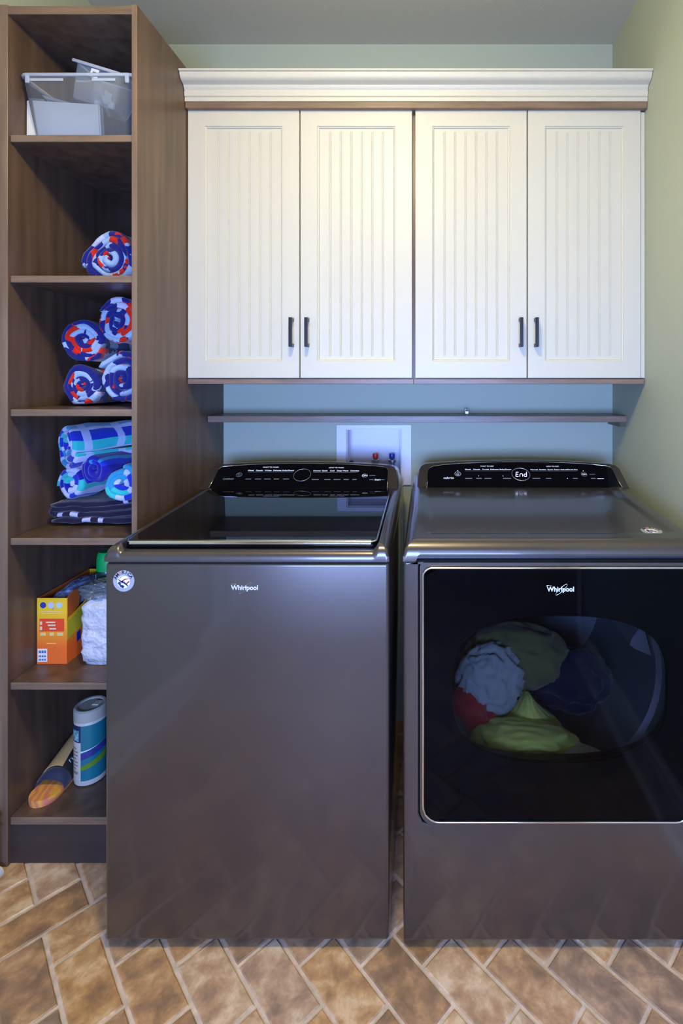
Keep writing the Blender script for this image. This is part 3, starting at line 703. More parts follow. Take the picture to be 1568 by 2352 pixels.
# ------------------------------------------------------------------ cloth tools
def ribbon(path, thick, L, seed=0, axial=10, amp=.004, edge=.006, squash=1.0, floor=None, flare=0.0):
    """a folded or rolled cloth: ribbon following path (x,z), L deep along y, rounded edges, soft lumps"""
    bm = bmesh.new(); uvl = bm.loops.layers.uv.new('UVMap'); N = len(path)
    arc_ = [0]
    for a, b_ in zip(path, path[1:]): arc_.append(arc_[-1]+math.hypot(b_[0]-a[0], b_[1]-a[1]))
    loops, uvs = [], []
    for i, p in enumerate(path):
        q0, q1 = path[max(0, i-1)], path[min(N-1, i+1)]
        d = Vector((q1[0]-q0[0], q1[1]-q0[1])); d = d.normalized() if d.length > 1e-9 else Vector((1, 0)); n = Vector((-d.y, d.x))
        t2 = thick/2*(1 if 1 < i < N-2 else (.8 if 0 < i < N-1 else .45))
        e = edge*noise.noise((arc_[i]*14+seed*7, seed, 3.3))
        lp, uv = [], []
        sec = [(-1, -L/2+t2*1.0), (-.72, -L/2+.3*t2), (0, -L/2), (.72, -L/2+.3*t2), (1, -L/2+t2)]
        sec += [(1, -L/2+L*k/axial) for k in range(1, axial)]
        sec += [(1, L/2-t2), (0, L/2), (-1, L/2-t2)]
        sec += [(-1, L/2-L*k/axial) for k in range(1, axial)]
        for s, y in sec:
            X, Z, Y = p[0]+n.x*s*t2, p[1]+n.y*s*t2, y+(e if y < 0 else -e)
            k = nvec((X*22+seed*3.1, Y*16, Z*22+seed))*amp
            X += k.x; Z += k.z; Y += k.y*.8
            Z *= squash
            if flare: X *= 1-flare*Z/.1
            if floor is not None and Z < floor: Z = floor+(Z-floor)*.12
            lp.append((X, Y, Z)); uv.append((arc_[i], y+s*.008))
        loops.append(lp); uvs.append(uv)
    V = [[bm.verts.new(p) for p in lp] for lp in loops]; n = len(V[0])
    for a in range(N-1):
        for i in range(n):
            j = (i+1) % n; f = bm.faces.new((V[a][i], V[a][j], V[a+1][j], V[a+1][i]))
            for l, q in zip(f.loops, (uvs[a][i], uvs[a][j], uvs[a+1][j], uvs[a+1][i])): l[uvl].uv = q
    for a in (0, -1):
        f = bm.faces.new(V[a])
        for l, q in zip(f.loops, uvs[a]): l[uvl].uv = q
    return bm
def spiral(R, turns, r0=.007, start=0.0, wob=.08, seed=0):
    pts = []; n = int(turns*26)
    for k in range(n+1):
        t = k/n; a = start+2*math.pi*turns*t; r = r0+(R-r0)*t
        r *= 1+wob*noise.noise((math.cos(a)*1.3+seed, math.sin(a)*1.3, seed*.7+t))
        pts.append((r*math.cos(a), r*math.sin(a)))
    return pts
def camo(name, seed):
    m = bpy.data.materials.new(name); m.use_nodes = True; nt = m.node_tree; b = nt.nodes['Principled BSDF']
    b.inputs['Roughness'].default_value = .9; b.inputs['Sheen Weight'].default_value = .25; b.inputs['Specular IOR Level'].default_value = .15
    uv = nt.nodes.new('ShaderNodeUVMap'); mp = nt.nodes.new('ShaderNodeMapping'); mp.inputs['Scale'].default_value = (26, 28, 1); mp.inputs['Location'].default_value = (seed, seed*.37, 0); mp.inputs['Rotation'].default_value = (0, 0, .5)
    nt.links.new(uv.outputs[0], mp.inputs[0])
    vo = nt.nodes.new('ShaderNodeTexVoronoi'); vo.distance = 'MANHATTAN'; vo.inputs['Scale'].default_value = 1; vo.inputs['Randomness'].default_value = .85
    nz = nt.nodes.new('ShaderNodeTexNoise'); nz.inputs['Scale'].default_value = 1.6; ad = nt.nodes.new('ShaderNodeMix'); ad.data_type = 'RGBA'; ad.blend_type = 'LINEAR_LIGHT'; ad.inputs[0].default_value = .22
    nt.links.new(mp.outputs[0], nz.inputs[0]); nt.links.new(mp.outputs[0], ad.inputs[6]); nt.links.new(nz.outputs['Color'], ad.inputs[7]); nt.links.new(ad.outputs[2], vo.inputs[0])
    sp = nt.nodes.new('ShaderNodeSeparateColor'); nt.links.new(vo.outputs['Color'], sp.inputs[0])
    rp = nt.nodes.new('ShaderNodeValToRGB'); rp.color_ramp.interpolation = 'CONSTANT'; cr = rp.color_ramp
    cr.elements[0].color = (.012, .016, .17, 1); cr.elements[1].position = .47; cr.elements[1].color = (.34, .46, .62, 1)
    e = cr.elements.new(.72); e.color = (.68, .02, .006, 1); e = cr.elements.new(.95); e.color = (.55, .55, .68, 1)
    nt.links.new(sp.outputs[0], rp.inputs[0]); nt.links.new(rp.outputs[0], b.inputs['Base Color']); return m
def stripes(name, cols, fu, fv, vcol=None, seed=0):
    m = bpy.data.materials.new(name); m.use_nodes = True; nt = m.node_tree; b = nt.nodes['Principled BSDF']
    b.inputs['Roughness'].default_value = .85; b.inputs['Sheen Weight'].default_value = .3; b.inputs['Specular IOR Level'].default_value = .2
    uv = nt.nodes.new('ShaderNodeUVMap'); sx = nt.nodes.new('ShaderNodeSeparateXYZ'); nt.links.new(uv.outputs[0], sx.inputs[0])
    def chan(out, f, off):
        a = nt.nodes.new('ShaderNodeMath'); a.operation = 'MULTIPLY_ADD'; a.inputs[1].default_value = f; a.inputs[2].default_value = off; nt.links.new(out, a.inputs[0])
        c_ = nt.nodes.new('ShaderNodeMath'); c_.operation = 'FRACT'; nt.links.new(a.outputs[0], c_.inputs[0]); return c_.outputs[0]
    rp = nt.nodes.new('ShaderNodeValToRGB'); cr = rp.color_ramp; cr.interpolation = 'CONSTANT'; cr.elements[0].color = (*cols[0][1], 1)
    cr.elements[1].position = cols[1][0]; cr.elements[1].color = (*cols[1][1], 1)
    for p, c_ in cols[2:]: e = cr.elements.new(p); e.color = (*c_, 1)
    nt.links.new(chan(sx.outputs[0], fu, seed), rp.inputs[0]); res = rp.outputs[0]
    if vcol:
        gt = nt.nodes.new('ShaderNodeMath'); gt.operation = 'GREATER_THAN'; gt.inputs[1].default_value = 1-vcol[1]; nt.links.new(chan(sx.outputs[1], fv, .3), gt.inputs[0])
        mx = nt.nodes.new('ShaderNodeMix'); mx.data_type = 'RGBA'; mu = nt.nodes.new('ShaderNodeMath'); mu.operation = 'MULTIPLY'; mu.inputs[1].default_value = .8
        nt.links.new(gt.outputs[0], mu.inputs[0]); nt.links.new(mu.outputs[0], mx.inputs[0]); nt.links.new(res, mx.inputs[6]); mx.inputs[7].default_value = (*vcol[0], 1); res = mx.outputs[2]
    nt.links.new(res, b.inputs['Base Color']); return m
def place(name, bm, m, loc, rz, label, cat, group=None, ry=0):
    o = obj(name, bm, m, smooth=True); o.location = loc; o.rotation_euler = (0, ry, rz); tag(o, label, cat, group); return o

# ------------------------------------------------------------------ rolled towels, red white and blue
GR = 'red, white and navy rolled towels'
place('rolled_towel', ribbon(spiral(.088, 4.2, seed=1, start=2.2), .020, .34, seed=1, amp=.010, floor=-.088, flare=.25), camo('camo_towel_a', 3.1), (PX(262, -.47), -.30, SHZ[1]+.0885), math.radians(-6), 'red, white and navy rolled towel alone on the second shelf from the top', 'towel', GR)
for (px, py, R, yf, rz, sd, lab) in ((274, 738, .080, -.475, -4, 2, 'red, white and navy rolled towel at the top of the third-shelf pile'),
                                (176, 780, .072, -.49, 6, 3, 'red, white and navy rolled towel at the middle left of the third-shelf pile'),
                                (281, 868, .088, -.505, -3, 4, 'red, white and navy rolled towel at the lower right of the third-shelf pile'),
                                (176, 884, .066, -.49, 3, 5, 'red, white and navy rolled towel at the bottom left of the third-shelf pile')):
    S_Y = yf
    place('rolled_towel', ribbon(spiral(R-.009, 3.4+.3*sd % 1, seed=sd, start=sd*1.3), .0195, .33, seed=sd, amp=.009, floor=-(R)*.93), camo('camo_towel_%d' % sd, sd*5.3), (PX(px, S_Y), S_Y+.17, max(PZ(py, S_Y), SHZ[2]+R*.93+.001 if py > 860 else 0)), math.radians(rz), lab, 'towel', GR)
# ------------------------------------------------------------------ beach towels below
BL, WH, AQ, TE, RO = (.01, .03, .42), (.50, .55, .75), (.03, .50, .48), (.02, .28, .52), (.006, .008, .30)
mA = stripes('plaid_towel_a', [(0, BL), (.18, WH), (.30, AQ), (.44, BL), (.60, WH), (.68, TE), (.86, WH)], 5.5, 10, (WH, .22), .1)
mB = stripes('plaid_towel_b', [(0, WH), (.16, BL), (.35, WH), (.48, AQ), (.7, RO), (.88, WH)], 7, 14, None, .4)
mC = stripes('royal_towel', [(0, RO), (.85, (.01, .03, .5)), (.93, TE)], 6, 6, None, .2)
mD = stripes('teal_towel', [(0, TE), (.32, AQ), (.55, WH), (.66, BL), (.84, WH), (.93, TE)], 5, 9, None, .55)
G2 = 'blue beach towels on the fourth shelf'
def bt(px, py, R, yf, L, rz, sd, m, turns, lab, th=.019):
    x, z = PX(px, yf), PZ(py, yf); a = math.radians(rz)
    place('beach_towel', ribbon(spiral(R-th/2, turns, seed=sd, start=sd), th, L, seed=sd, amp=.009), m, (x-math.sin(a)*L/2, yf+math.cos(a)*L/2, z), a, lab, 'towel', G2)
bt(152, 1022, .078, -.51, .34, -33, 11, mA, 3.2, 'blue, white and aqua plaid rolled beach towel, topmost on the fourth shelf')
bt(162, 1113, .058, -.49, .28, -12, 12, mB, 2.6, 'small blue, white and aqua striped towel under the topmost plaid roll')
bt(214, 1080, .056, -.52, .30, -14, 13, mC, 2.6, 'plain royal blue rolled towel in the middle of the fourth-shelf pile')
bt(276, 1112, .062, -.53, .30, 0, 14, mD, 3.0, 'teal and aqua rolled beach towel at the right of the fourth-shelf pile')
# dark folded towel under them
z = SHZ[3]
path = []
xl, xr = -1.205, -.885
lay = [(.010, 0), (.028, 0), (.046, 0), (.062, 0)]
for k, (zz, _) in enumerate(lay):
    seg_ = [(xl+.014+(xr-xl-.028)*t/14, zz+.012*smooth01(t/14-.35)*k/1.5) for t in range(15)]
    path += seg_ if k % 2 == 0 else seg_[::-1]
    if k < len(lay)-1:
        e = path[-1]; sx = 1 if k % 2 == 0 else -1; path += [(e[0]+sx*.008, e[1]+.004), (e[0]+sx*.010, e[1]+.009), (e[0]+sx*.008, e[1]+.014)]
mN = stripes('dark_navy_towel', [(0, (.008, .004, .028)), (.84, (.50, .48, .62)), (.90, (.008, .004, .028)), (.96, (.45, .43, .6))], 2.3, 7, None, .62)
cxn = sum(p[0] for p in path)/len(path)
bm = ribbon([(p[0]-cxn, p[1]) for p in path], .0165, .32, seed=21, amp=.006)
place('folded_towel', bm, mN, (cxn, -.355, z+.0075), 0, 'dark navy and white folded towel at the bottom of the fourth-shelf pile', 'towel')

# ------------------------------------------------------------------ bins on the top shelf
zb0 = SHZ[0]+.0006
def bin_shell(bm, x0, x1, y0, y1, z0, z1, tap, th, r=.02):
    rect = lambda ins, zz: [(x, y, zz) for x, y in rrect(x0+ins, x1-ins, y0+ins, y1-ins, r, 4)]
    loft(bm, [rect(0, z1), rect(tap, z0+.004), rect(tap+.004, z0)], cap=False)
    bm.faces.new([bm.verts.new(p) for p in rect(tap+.004, z0)])
bx0, bx1, by0, by1 = TX1+.003, TX2-.004, -.612, -.17
bz1 = PZ(165, by0)
t = thing('storage_bin', 'large clear plastic storage bin with paper inside on the top shelf', 'bin', ((bx0+bx1)/2, (by0+by1)/2, zb0))
bm = bmesh.new(); bin_shell(bm, bx0+.006, bx1-.006, by0+.006, by1-.006, zb0, bz1-.006, .024, .002); obj('tub', bm, M_bin, t, smooth=True, angle=40)
bm = bmesh.new(); rr_ = [(x, y, bz1-.005) for x, y in rrect(bx0+.006, bx1-.006, by0+.006, by1-.006, .02, 4)]; tube(bm, rr_, .0055, 8, closed=True); obj('rim', bm, M_binrim, t, smooth=True)
bm = bmesh.new()
for a in (PX(60, by0), PX(290, by0)): obj('latch_mark', B(a-.006, a+.006, by0+.002, by0+.008, bz1-.03, bz1-.002, bev=.002), M_binrim, t)
for a, b_ in ((64, 142), (208, 262)): obj('molded_bar', B(PX(a, by0), PX(b_, by0), by0+.004, by0+.007, bz1-.024, bz1-.016, bev=.001), M_binrim, t)
M_paper = mat('offwhite_paper', (0.88, 0.80, 0.60), .7, vary=((9, 9, 9), .05))
bm = bmesh.new(); p0, p1 = PX(68, -.56), PX(236, -.56)
loft(bm, [[(x, y, z) for x, z in ((p0, zb0+.006), (p1+.004, zb0+.006), (p1-.002, PZ(242, -.56)-.004), (p0+.001, PZ(232, -.56)-.004))] for y in (-.575, -.552)])
bmesh.ops.bevel(bm, geom=list(bm.edges), offset=.003, segments=2, affect='EDGES')
tag(obj('paper_box', bm, M_paper), 'off-white paper carton standing inside the large clear bin', 'carton')
bm = bmesh.new(); a = [P(96, 218, -.545), P(170, 238, -.545), P(176, 246, -.51), P(104, 228, -.51)]
loft(bm, [a, [p+Vector((0, .012, -.004)) for p in a]]); tag(obj('paper_sheet', bm, M_paper), 'loose pale paper sheet tilted inside the large clear bin', 'paper')
# small tilted bin
t = thing('small_clear_bin', 'small clear plastic bin tilted inside the large bin', 'bin', (0, 0, 0))
tl = math.radians(17); Yf = -.455
c = P(240, 212, Yf)
bm = bmesh.new(); bin_shell(bm, -.080, .080, -.055, .055, -.062, .050, .010, .002, .014); obj('tub', bm, M_bin2, t, smooth=True, angle=40, local=True)
bm = bmesh.new(); tube(bm, [(x, y, .050) for x, y in rrect(-.081, .081, -.058, .058, .014, 4)], .004, 8, closed=True); box(bm, -.086, .086, -.062, -.056, .043, .053, bev=.002); obj('rim', bm, M_binrim, t, smooth=True, local=True, angle=40)
M_lab = mat('white_label', (.82, .82, .80), .6); bm = bmesh.new(); box(bm, -.020, .006, -.0600, -.0585, .012, .040); lb = obj('label_sticker', bm, M_lab, t, local=True)
bm = bmesh.new(); box(bm, -.012, -.002, -.0606, -.0601, .022, .031); obj('label_print', bm, mat('grey_print', (.15, .15, .17), .5), lb, local=True)
t.location = c+Vector((.004, 0, 0)); t.rotation_euler = (0, tl, 0); 
M_yel = mat('pale_yellow_card', (.72, .68, .40), .6)
bm = bmesh.new(); q = [Vector((.010, -.02, .0)), Vector((.036, -.02, -.006)), Vector((.040, -.02, -.040)), Vector((.018, -.02, -.044))]; R3 = Matrix.Rotation(tl, 4, 'Y')
q = [R3 @ v + t.location for v in q]; loft(bm, [q, [v+Vector((0, .003, 0)) for v in q]]); tag(obj('yellow_card', bm, M_yel), 'pale yellow card lying inside the small tilted clear bin', 'card')
for k, (lx, lz, lab) in enumerate(((.008, -.048, 'small cream screw cap at the left in the tilted bin'), (.052, -.046, 'small cream screw cap at the right in the tilted bin'))):
    bm = bmesh.new(); v = R3 @ Vector((lx, -.03, lz)) + t.location; lathe(bm, [(.001, -.008), (.010, -.008), (.011, 0), (.009, .008), (.001, .008)], 0, 0, 16)
    o = obj('screw_cap', bm, M_paper, smooth=True, angle=40); o.location = v; o.rotation_euler = (.6, .5, 0); tag(o, lab, 'cap', 'screw caps in the tilted bin')

# ------------------------------------------------------------------ fifth shelf: orange box, white pack, green bottle
z5 = SHZ[4]+.0006; yb = -.534
ox0, ox1 = PX(85, yb)+.0, PX(153.5, yb); ozt = PZ(1374, yb)
m = bpy.data.materials.new('orange_yellow_carton'); m.use_nodes = True; nt = m.node_tree; b = nt.nodes['Principled BSDF']; b.inputs['Roughness'].default_value = .45
tc = nt.nodes.new('ShaderNodeTexCoord'); sx = nt.nodes.new('ShaderNodeSeparateXYZ'); nt.links.new(tc.outputs['Object'], sx.inputs[0])
mr = nt.nodes.new('ShaderNodeMapRange'); mr.inputs[1].default_value = 0; mr.inputs[2].default_value = ozt-z5; nt.links.new(sx.outputs[2], mr.inputs[0])
rp = nt.nodes.new('ShaderNodeValToRGB'); rp.color_ramp.elements[0].color = (.95, .16, .02, 1); rp.color_ramp.elements[0].position = .25; rp.color_ramp.elements[1].color = (.92, .56, .02, 1); rp.color_ramp.elements[1].position = .8
nt.links.new(mr.outputs[0], rp.inputs[0]); nt.links.new(rp.outputs[0], b.inputs['Base Color']); M_carton = m
M_cart_in = mat('orange_carton_flap', (.62, .13, .02), .6); M_yg = mat('yellow_green_print', (.55, .50, .03), .5)
t = thing('orange_carton', 'open orange and yellow cardboard box on the fifth shelf', 'box', ((ox0+ox1)/2, yb+.12, z5))
bm = bmesh.new(); th = .0025; yk = -.285
box(bm, ox0, ox1, yb, yb+th, z5, ozt); box(bm, ox0, ox0+th, yb+th, yk, z5, ozt); box(bm, ox0+th, ox1-th, yk-th, yk, z5, ozt); box(bm, ox0+th, ox1-th, yb+th, yk-th, z5, z5+th)
# right wall with a torn-open dip
sl = [(yb+th, ozt), (yb+.030, ozt+.012), (yb+.062, ozt+.010), (yb+.055, ozt-.045), (yb+.024, ozt-.058), (yb+th, ozt-.06)]
prof = [(yb+th, z5), (yk, z5), (yk, ozt-.01), (yb+.13, ozt-.02), (yb+.08, ozt-.048), (yb+.024, ozt-.060), (yb+th, ozt-.062)]
loft(bm, [[(x, y, zz) for y, zz in prof] for x in (ox1-th, ox1)])
ca = obj('carton_wall', bm, M_carton, t)
obj('carton_lining', B(ox0+th+.0002, ox0+th+.001, yb+th, yk-th-.001, z5+.01, ozt+.0012), M_cart_in, t)
bm = bmesh.new(); loft(bm, [[(x, y, zz) for y, zz in sl] for x in (ox1-th, ox1+.001)]); obj('carton_flap', bm, M_cart_in, t)
bm = bmesh.new(); box(bm, ox0+.008, ox0+.085, yb-.0006, yb-.0001, PZ(1450, yb), PZ(1421, yb)); pn = obj('label_panel', bm, mat('red_orange_print', (.85, .07, .02), .45), ca)
bm = bmesh.new()
for (a0, a1, py) in ((106, 127, 1429), (110, 128, 1436), (114, 129, 1444)): box(bm, PX(a0, yb), PX(a1, yb), yb-.001, yb-.0007, PZ(py+1.6, yb), PZ(py-1.6, yb))
for py in (1431, 1443): box(bm, PX(92, yb), PX(97, yb), yb-.001, yb-.0007, PZ(py+4, yb), PZ(py-4, yb))
obj('label_text_lines', bm, M_yel, pn)
for px, c_ in ((99, (.02, .05, .30)), (117, (.55, .58, .75)), (136, (.55, .65, .60))):
    bm = bmesh.new(); lathe(bm, [(.0005, yb-.0006), (.0095, yb-.0006), (.0095, yb-.0001), (.0005, yb-.0001)], PX(px, yb), 0, 20, axis='Y', cz=PZ(1390, yb)); obj('picture_dot', bm, mat('picture_dot_print', c_, .4), ca)
bm = bmesh.new()
M_pale = mat('pale_print', (.85, .62, .22), .5)
for px, wd in ((99, 12), (119, 10), (138, 13)): obj('small_picture', B(PX(px-wd/2, yb), PX(px+wd/2, yb), yb-.0006, yb-.0001, PZ(1460, yb), PZ(1453, yb)), M_pale, ca)
for (a0, a1, py) in ((93, 143, 1405), (96, 140, 1409), (107, 129, 1478)): obj('print_line', B(PX(a0, yb), PX(a1, yb), yb-.0006, yb-.0001, PZ(py+.8, yb), PZ(py-.8, yb)), M_pale, ca)
bm = bmesh.new(); box(bm, PX(86.5, yb), PX(108.5, yb), yb-.0006, yb-.0001, PZ(1520, yb), PZ(1490, yb)); bl = obj('barcode_label', bm, M_lab, ca)
bm = bmesh.new()
for py, hh_ in ((1497, 3), (1507, 2), (1515, 2)):
    for k in range(9): box(bm, PX(88.5+k*2, yb), PX(88.5+k*2+(1.3 if k % 3 else .7), yb), yb-.001, yb-.0007, PZ(py+hh_, yb), PZ(py-hh_, yb))
obj('barcode_bars', bm, M_navy, bl)
bm = bmesh.new(); q = [(yb+.002, PZ(1420, yb)-.01), (yb+.10, PZ(1400, yb)-.02), (yb+.10, PZ(1440, yb)-.02), (yb+.002, PZ(1468, yb)-.004)]
loft(bm, [[(x, y, zz) for y, zz in q] for x in (ox1+.0002, ox1+.0007)]); obj('side_print', bm, M_yg, ca)
bm = bmesh.new(); loft(bm, [[(x, y, zz) for y, zz in ((yb+.045, z5+.075), (yb+.062, z5+.08), (yb+.062, z5+.05), (yb+.045, z5+.045))] for x in (ox1+.0002, ox1+.0008)]); obj('side_print', bm, M_blue, ca)
# crumpled bag in the box
def blob(rx, ry, rz_, seed, amp, freq, sub=5, ridge=True):
    bm = bmesh.new(); bmesh.ops.create_icosphere(bm, subdivisions=sub, radius=1)
    for v in bm.verts:
        n = v.co.normalized(); p = n*freq+Vector((seed*3.7, seed, -seed))
        q = p+nvec(p*.7)*1.1
        k = (1-abs(noise.noise(q))*2.2) if ridge else noise.noise(q)
        k += .35*(1-abs(noise.noise(q*2.3))*2)
        v.co = Vector((n.x*rx, n.y*ry, n.z*rz_))*(1+amp*k)
    return bm
M_bagblue = mat('pale_blue_plastic_bag', (.24, .30, .50), .25, spec=.7, bump=(60, .5, .006))
o = place('plastic_bag', blob(.036, .105, .030, 5, .22, 2.4), M_bagblue, ((ox0+ox1)/2, -.405, ozt-.028), 0, 'crumpled bluish plastic bag tucked in the orange box', 'bag')
# clothes-peg like stuff skipped; white pack
yw = -.546
m = mat('white_pack_film', (.60, .60, .62), .25, spec=.6, bump=(30, .9, .02)); 
bm = bmesh.new(); x0, x1 = PX(181, yw), PX(181, yw)+.16; zt5 = PZ(1378, yw)
bmesh.ops.create_grid(bm, x_segments=1, y_segments=1, size=.001); bmesh.ops.delete(bm, geom=list(bm.verts), context='VERTS')
nx, nz, lo = 30, 34, []
for k in range(nz+1):
    tz = k/nz; zz = z5+.0005+(zt5-z5)*tz; lp_ = []
    pinch = 1-.35*smooth01((tz-.86)/.14)
    for x, y in rrect(x0, x1, yw, yw+.085, .022, 6):
        cx_, cy_ = (x0+x1)/2, yw+.0425
        ins = .010*(1-math.sin(math.pi*min(1, tz*1.6+.2)/2)) if tz < .5 else 0
        dx = noise.noise((x*24, y*24, zz*34))*.016+(1-2*abs(noise.noise((x*45, y*45, zz*50))))*.006-.003
        f = pinch*(1-(.10 if tz < .04 else 0))
        lp_.append((cx_+(x-cx_)*f*(1+dx*6)-.012*(1-pinch)*3, cy_+(y-cy_)*f*(1+dx*8), zz+(.010*noise.noise((x*25, y*25, 2)) if tz > .9 else 0)))
    lo.append(lp_)
loft(bm, lo); t = thing('white_pack', 'white soft pack in wrinkled clear film beside the orange box', 'pack', ((x0+x1)/2, yw+.04, z5))
obj('pack_body', bm, m, t, smooth=True)
bm = blob(.055, .035, .024, 9, .38, 2.8); bmesh.ops.translate(bm, verts=bm.verts, vec=((x0+x1)/2-.034, yw+.052, zt5+.010)); obj('gathered_film', bm, M_film, t, smooth=True)
# green capped bottle
bxc, byc = PX(223, -.42)+.034, -.415
t = thing('green_capped_bottle', 'dark green bottle with bright green cap behind the white pack', 'bottle', (bxc, byc, z5))
zc0, zc1 = PZ(1311, -.44), PZ(1268, -.43)
bm = bmesh.new(); lathe(bm, [(.001, z5), (.032, z5), (.035, z5+.006), (.035, zc0-.012), (.033, zc0-.002), (.001, zc0-.002)], bxc, byc, 32); bo = obj('bottle_body', bm, mat('dark_green_plastic', (.006, .05, .03), .25), t, smooth=True, angle=40)
bm = bmesh.new(); lathe(bm, [(.001, zc0-.0015), (.034, zc0-.0015), (.034, zc0+.03), (.031, zc1-.006), (.026, zc1), (.001, zc1)], bxc, byc, 32); obj('cap', bm, mat('bright_green_plastic', (.0, .36, .08), .3), t, smooth=True, angle=40)
bm = bmesh.new(); lo = []
for zz in (zc0-.04, zc0-.012): lo.append([(bxc+.0354*math.cos(math.radians(a)), byc+.0354*math.sin(math.radians(a)), zz) for a in range(200, 230, 4)])
loft(bm, lo, closed=False, cap=False); obj('label_print', bm, M_lab, bo)

# ------------------------------------------------------------------ bottom shelf: wipes canister and sandal
z6 = SHZ[5]+.0006
R_ = .046; cxk, cyk = PX(175, -.475)+R_+.003, -.478
zt6 = z6+.236
t = thing('wipes_canister', 'white wipes canister with teal label on the bottom shelf', 'canister', (cxk, cyk, z6))
m = mat('canister_white', (.60, .56, .46), .4)
bm = bmesh.new(); lathe(bm, [(.001, z6), (R_-.006, z6), (R_-.001, z6+.004), (R_, z6+.01), (R_, zt6-.044), (R_-.003, zt6-.036), (.001, zt6-.036)], cxk, cyk, 48); cb = obj('tub', bm, m, t, smooth=True, angle=40)
bm = bmesh.new(); lathe(bm, [(.001, zt6-.0355), (R_+.0005, zt6-.0355), (R_+.0005, zt6-.004), (R_-.004, zt6), (R_-.010, zt6-.001), (R_-.012, zt6-.004), (.001, zt6-.004)], cxk, cyk, 48); lidk = obj('lid', bm, mat('canister_lid', (.42, .40, .32), .45), t, smooth=True, angle=40)
bm = bmesh.new(); box(bm, cxk+.006, cxk+.026, cyk-.004, cyk+.018, zt6-.004, zt6-.0005, bev=.001); obj('flip_tab', bm, m, lidk)
def wrap(a0, a1, z0, z1, rr=.0004, za=None):
    b_ = bmesh.new(); n = max(2, int(abs(a1-a0)/4)); lo = []
    A = [a0+(a1-a0)*k/n for k in range(n+1)]
    def zz(base, a, i): return base+(za[i]*(a-a0)/(a1-a0) if za else 0)
    lo = [[(cxk+(R_+rr)*math.cos(math.radians(a)), cyk+(R_+rr)*math.sin(math.radians(a)), zz(z0, a, 0)) for a in A], [(cxk+(R_+rr)*math.cos(math.radians(a)), cyk+(R_+rr)*math.sin(math.radians(a)), zz(z1, a, 1)) for a in A]]
    loft(b_, lo, closed=False, cap=False); return b_
# angle 180 = left side, 270 = toward the camera; the camera sees about 200..330
Ht = zt6-.044-z6
tl_ = obj('teal_label', wrap(268, 400, z6+.020, z6+Ht), mat('teal_label_print', (.01, .17, .21), .35), cb)
obj('label_top_band', wrap(205, 268, z6+Ht-.052, z6+Ht), mat('dark_blue_print', (.015, .03, .09), .35), cb)
obj('label_picture', wrap(222, 260, z6+Ht-.048, z6+Ht-.014, .0008), mat('teal_white_picture', (.20, .42, .44), .35, vary=((120, 120, 120), .8)), cb)
obj('label_wave', wrap(268, 400, z6+.085, z6+.105, .0008, (.03, .035)), mat('indigo_print', (.03, .04, .22), .35), cb)
obj('label_wave', wrap(268, 400, z6+.108, z6+.113, .0008, (.03, .02)), M_lab, cb)
obj('label_wave', wrap(268, 400, z6+.052, z6+.066, .0008, (.03, .04)), mat('green_print', (.13, .26, .02), .35), cb)
bm = bmesh.new()
for k in range(9):
    zz = z6+.118-k*.0105+(.006 if k == 8 else 0); w_ = 34 if k % 3 else 26
    b2 = wrap(222, 222+w_, zz, zz+.0035, .0009); me_ = bpy.data.meshes.new('q'); b2.to_mesh(me_); b2.free(); bm.from_mesh(me_); bpy.data.meshes.remove(me_)
obj('label_small_print', bm, mat('tan_print', (.30, .26, .17), .5), cb)

# sandal
sx_, sy0, sy1 = -1.175, -.602, -.345
t = thing('slide_sandal', 'single orange-soled slide sandal with navy and tan strap on the bottom shelf', 'sandal', (sx_, (sy0+sy1)/2, z6))
def sole_out(t_, wd=.043):   # half width along the length
    e = 1.0
    if t_ < .17: e = math.sqrt(max(.004, 1-((.17-t_)/.17)**2))
    if t_ > .86: e = math.sqrt(max(.004, 1-((t_-.86)/.14)**2))
    return wd*e*(1-.14*smooth01((t_-.25)/.35)+.05*smooth01((t_-.75)/.2))
n = 60; lo = []
TS = [.5-.5*math.cos(math.pi*k/n) for k in range(n+1)]
def sole_loop(sc_, z_):
    f = lambda t_, sg: (sx_+sg*sole_out(t_)*sc_+.004*math.sin(3*t_), sy0+(sy1-sy0)*t_, z_+.012*smooth01((t_-.4)/.6))
    a = [f(t_, 1) for t_ in TS]; b_ = [f(t_, -1) for t_ in TS[::-1]]
    return a+b_
bm = bmesh.new(); loft(bm, [[(x, y, z6+.0002) for x, y, z in sole_loop(.93, z6)], sole_loop(1.0, z6+.007), sole_loop(1.0, z6+.017), sole_loop(.95, z6+.021)])
m = bpy.data.materials.new('orange_swirl_footbed'); m.use_nodes = True; nt = m.node_tree; b = nt.nodes['Principled BSDF']; b.inputs['Roughness'].default_value = .6
tc = nt.nodes.new('ShaderNodeTexCoord'); wv = nt.nodes.new('ShaderNodeTexWave'); wv.inputs['Scale'].default_value = 9; wv.inputs['Distortion'].default_value = 16; wv.inputs['Detail'].default_value = 2
rp = nt.nodes.new('ShaderNodeValToRGB'); rp.color_ramp.elements[0].color = (.75, .20, .12, 1); rp.color_ramp.elements[1].color = (.90, .42, .05, 1)
nt.links.new(tc.outputs['Object'], wv.inputs[0]); nt.links.new(wv.outputs[0], rp.inputs[0]); nt.links.new(rp.outputs[0], b.inputs['Base Color'])
obj('sole', bm, m, t, smooth=True, angle=50)
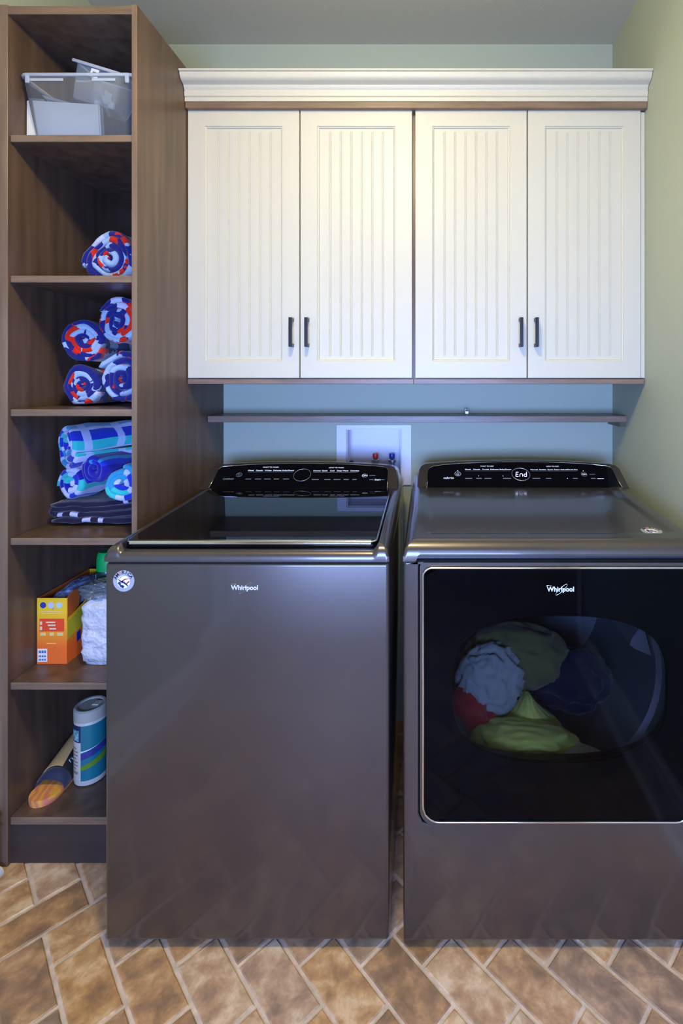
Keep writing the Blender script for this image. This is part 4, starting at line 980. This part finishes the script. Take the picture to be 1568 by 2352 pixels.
def strap(name, y0, y1, z0h, z1h, m_, a0=4, a1=176, extra=0):
    bm = bmesh.new(); lo = []; nn = 22
    for k in range(9):
        y = y0+(y1-y0)*k/8; hgt = z0h+(z1h-z0h)*k/8+.006*math.sin(math.pi*k/8); up_, dn_ = [], []
        tt = (y-sy0)/(sy1-sy0); hw = sole_out(tt)+.001; ox_ = .004*math.sin(3*tt)
        for q in range(nn+1):
            a = math.radians(a0+(a1-a0)*q/nn)
            for L_, th_ in ((up_, extra+.0035), (dn_, extra)):
                L_.append((sx_+ox_+(hw+th_)*math.cos(a), y, z6+.012+(hgt+th_)*math.sin(a)**.8))
        lo.append(up_+dn_[::-1])
    loft(bm, lo); return obj(name, bm, m_, t, smooth=True, angle=50)
M_sn = mat('navy_fabric', (.012, .018, .06), .7, sheen=.3); M_tan = mat('tan_fabric', (.58, .36, .13), .7); M_blk = mat('black_fabric', (.010, .010, .012), .6)
s1 = strap('toe_strap', -.545, -.515, .030, .044, M_sn)
s2 = strap('instep_strap', -.5149, -.40, .045, .082, M_blk)
bm_ = strap('tan_panel', -.513, -.402, .045, .082, M_tan, 70, 158, .0037)
s3 = strap('strap_edge', -.3999, -.385, .083, .088, mat('grey_fabric', (.20, .20, .20), .7))
bm = bmesh.new()
for k in range(4):
    y = -.495+k*.023; hw = .040; a_ = math.radians(52); z_ = z6+.012+(.05+.0085*k+.0055)*math.sin(a_)**.8; x_ = sx_+.006+(hw+.005)*math.cos(a_)
    tube(bm, [(x_+.007, y, z_-.012), (x_-.007, y+.001, z_+.008), (x_-.004, y+.010, z_+.008), (x_+.004, y+.010, z_-.004)], .0012, 5)
obj('strap_lettering', bm, M_print, s2)

# ------------------------------------------------------------------ laundry in the dryer
def cloth(name, label, px, py, Y, rx, ry, rz_, seed, col, amp=.22, freq=1.9, rot=(0, 0, 0), tip=0):
    bm = blob(rx, ry, rz_, seed, amp, freq, 5)
    if tip:
        for v in bm.verts:
            k = smooth01(v.co.z/rz_); v.co.x *= 1-.75*k; v.co.z += tip*k*k
    m_ = mat(name+'_%d' % seed, col, .9, sheen=.2, bump=(220, .3, .002), spec=.1)
    o = obj(name, bm, m_, smooth=True); o.location = P(px, py, Y); o.rotation_euler = [math.radians(a) for a in rot]
    tag(o, label, 'laundry', 'laundry in the dryer drum'); return o
cloth('laundry_cloth', 'yellow-green cloth spread lowest in the dryer window', 1205, 1703, -.74, .135, .07, .040, 31, (.74, .78, .14), .13, 1.5, (0, 4, 0))
cloth('laundry_cloth', 'yellow-green cloth peaked like a tent in the dryer', 1212, 1660, -.66, .085, .05, .045, 32, (.66, .70, .14), .10, 1.5, tip=.035)
cloth('laundry_cloth', 'white striped cloth bunched at the left of the dryer window', 1125, 1560, -.64, .085, .06, .095, 33, (.36, .39, .36), .15, 2.3, (0, 30, 0))
cloth('laundry_cloth', 'dark red cloth at the lower left in the dryer', 1078, 1650, -.66, .065, .06, .085, 34, (.35, .03, .03), .18, 1.7)
cloth('laundry_cloth', 'olive green cloth behind the white cloth in the dryer', 1185, 1505, -.58, .14, .07, .085, 35, (.13, .14, .055), .14, 1.8)
cloth('laundry_cloth', 'pale cream cloth edge at the bottom right of the laundry', 1312, 1735, -.775, .07, .035, .018, 36, (.75, .75, .50), .18, 1.8)
cloth('laundry_cloth', 'dark blue cloth at the right behind the yellow cloth', 1310, 1560, -.56, .11, .06, .09, 37, (.008, .012, .035), .14, 1.8)
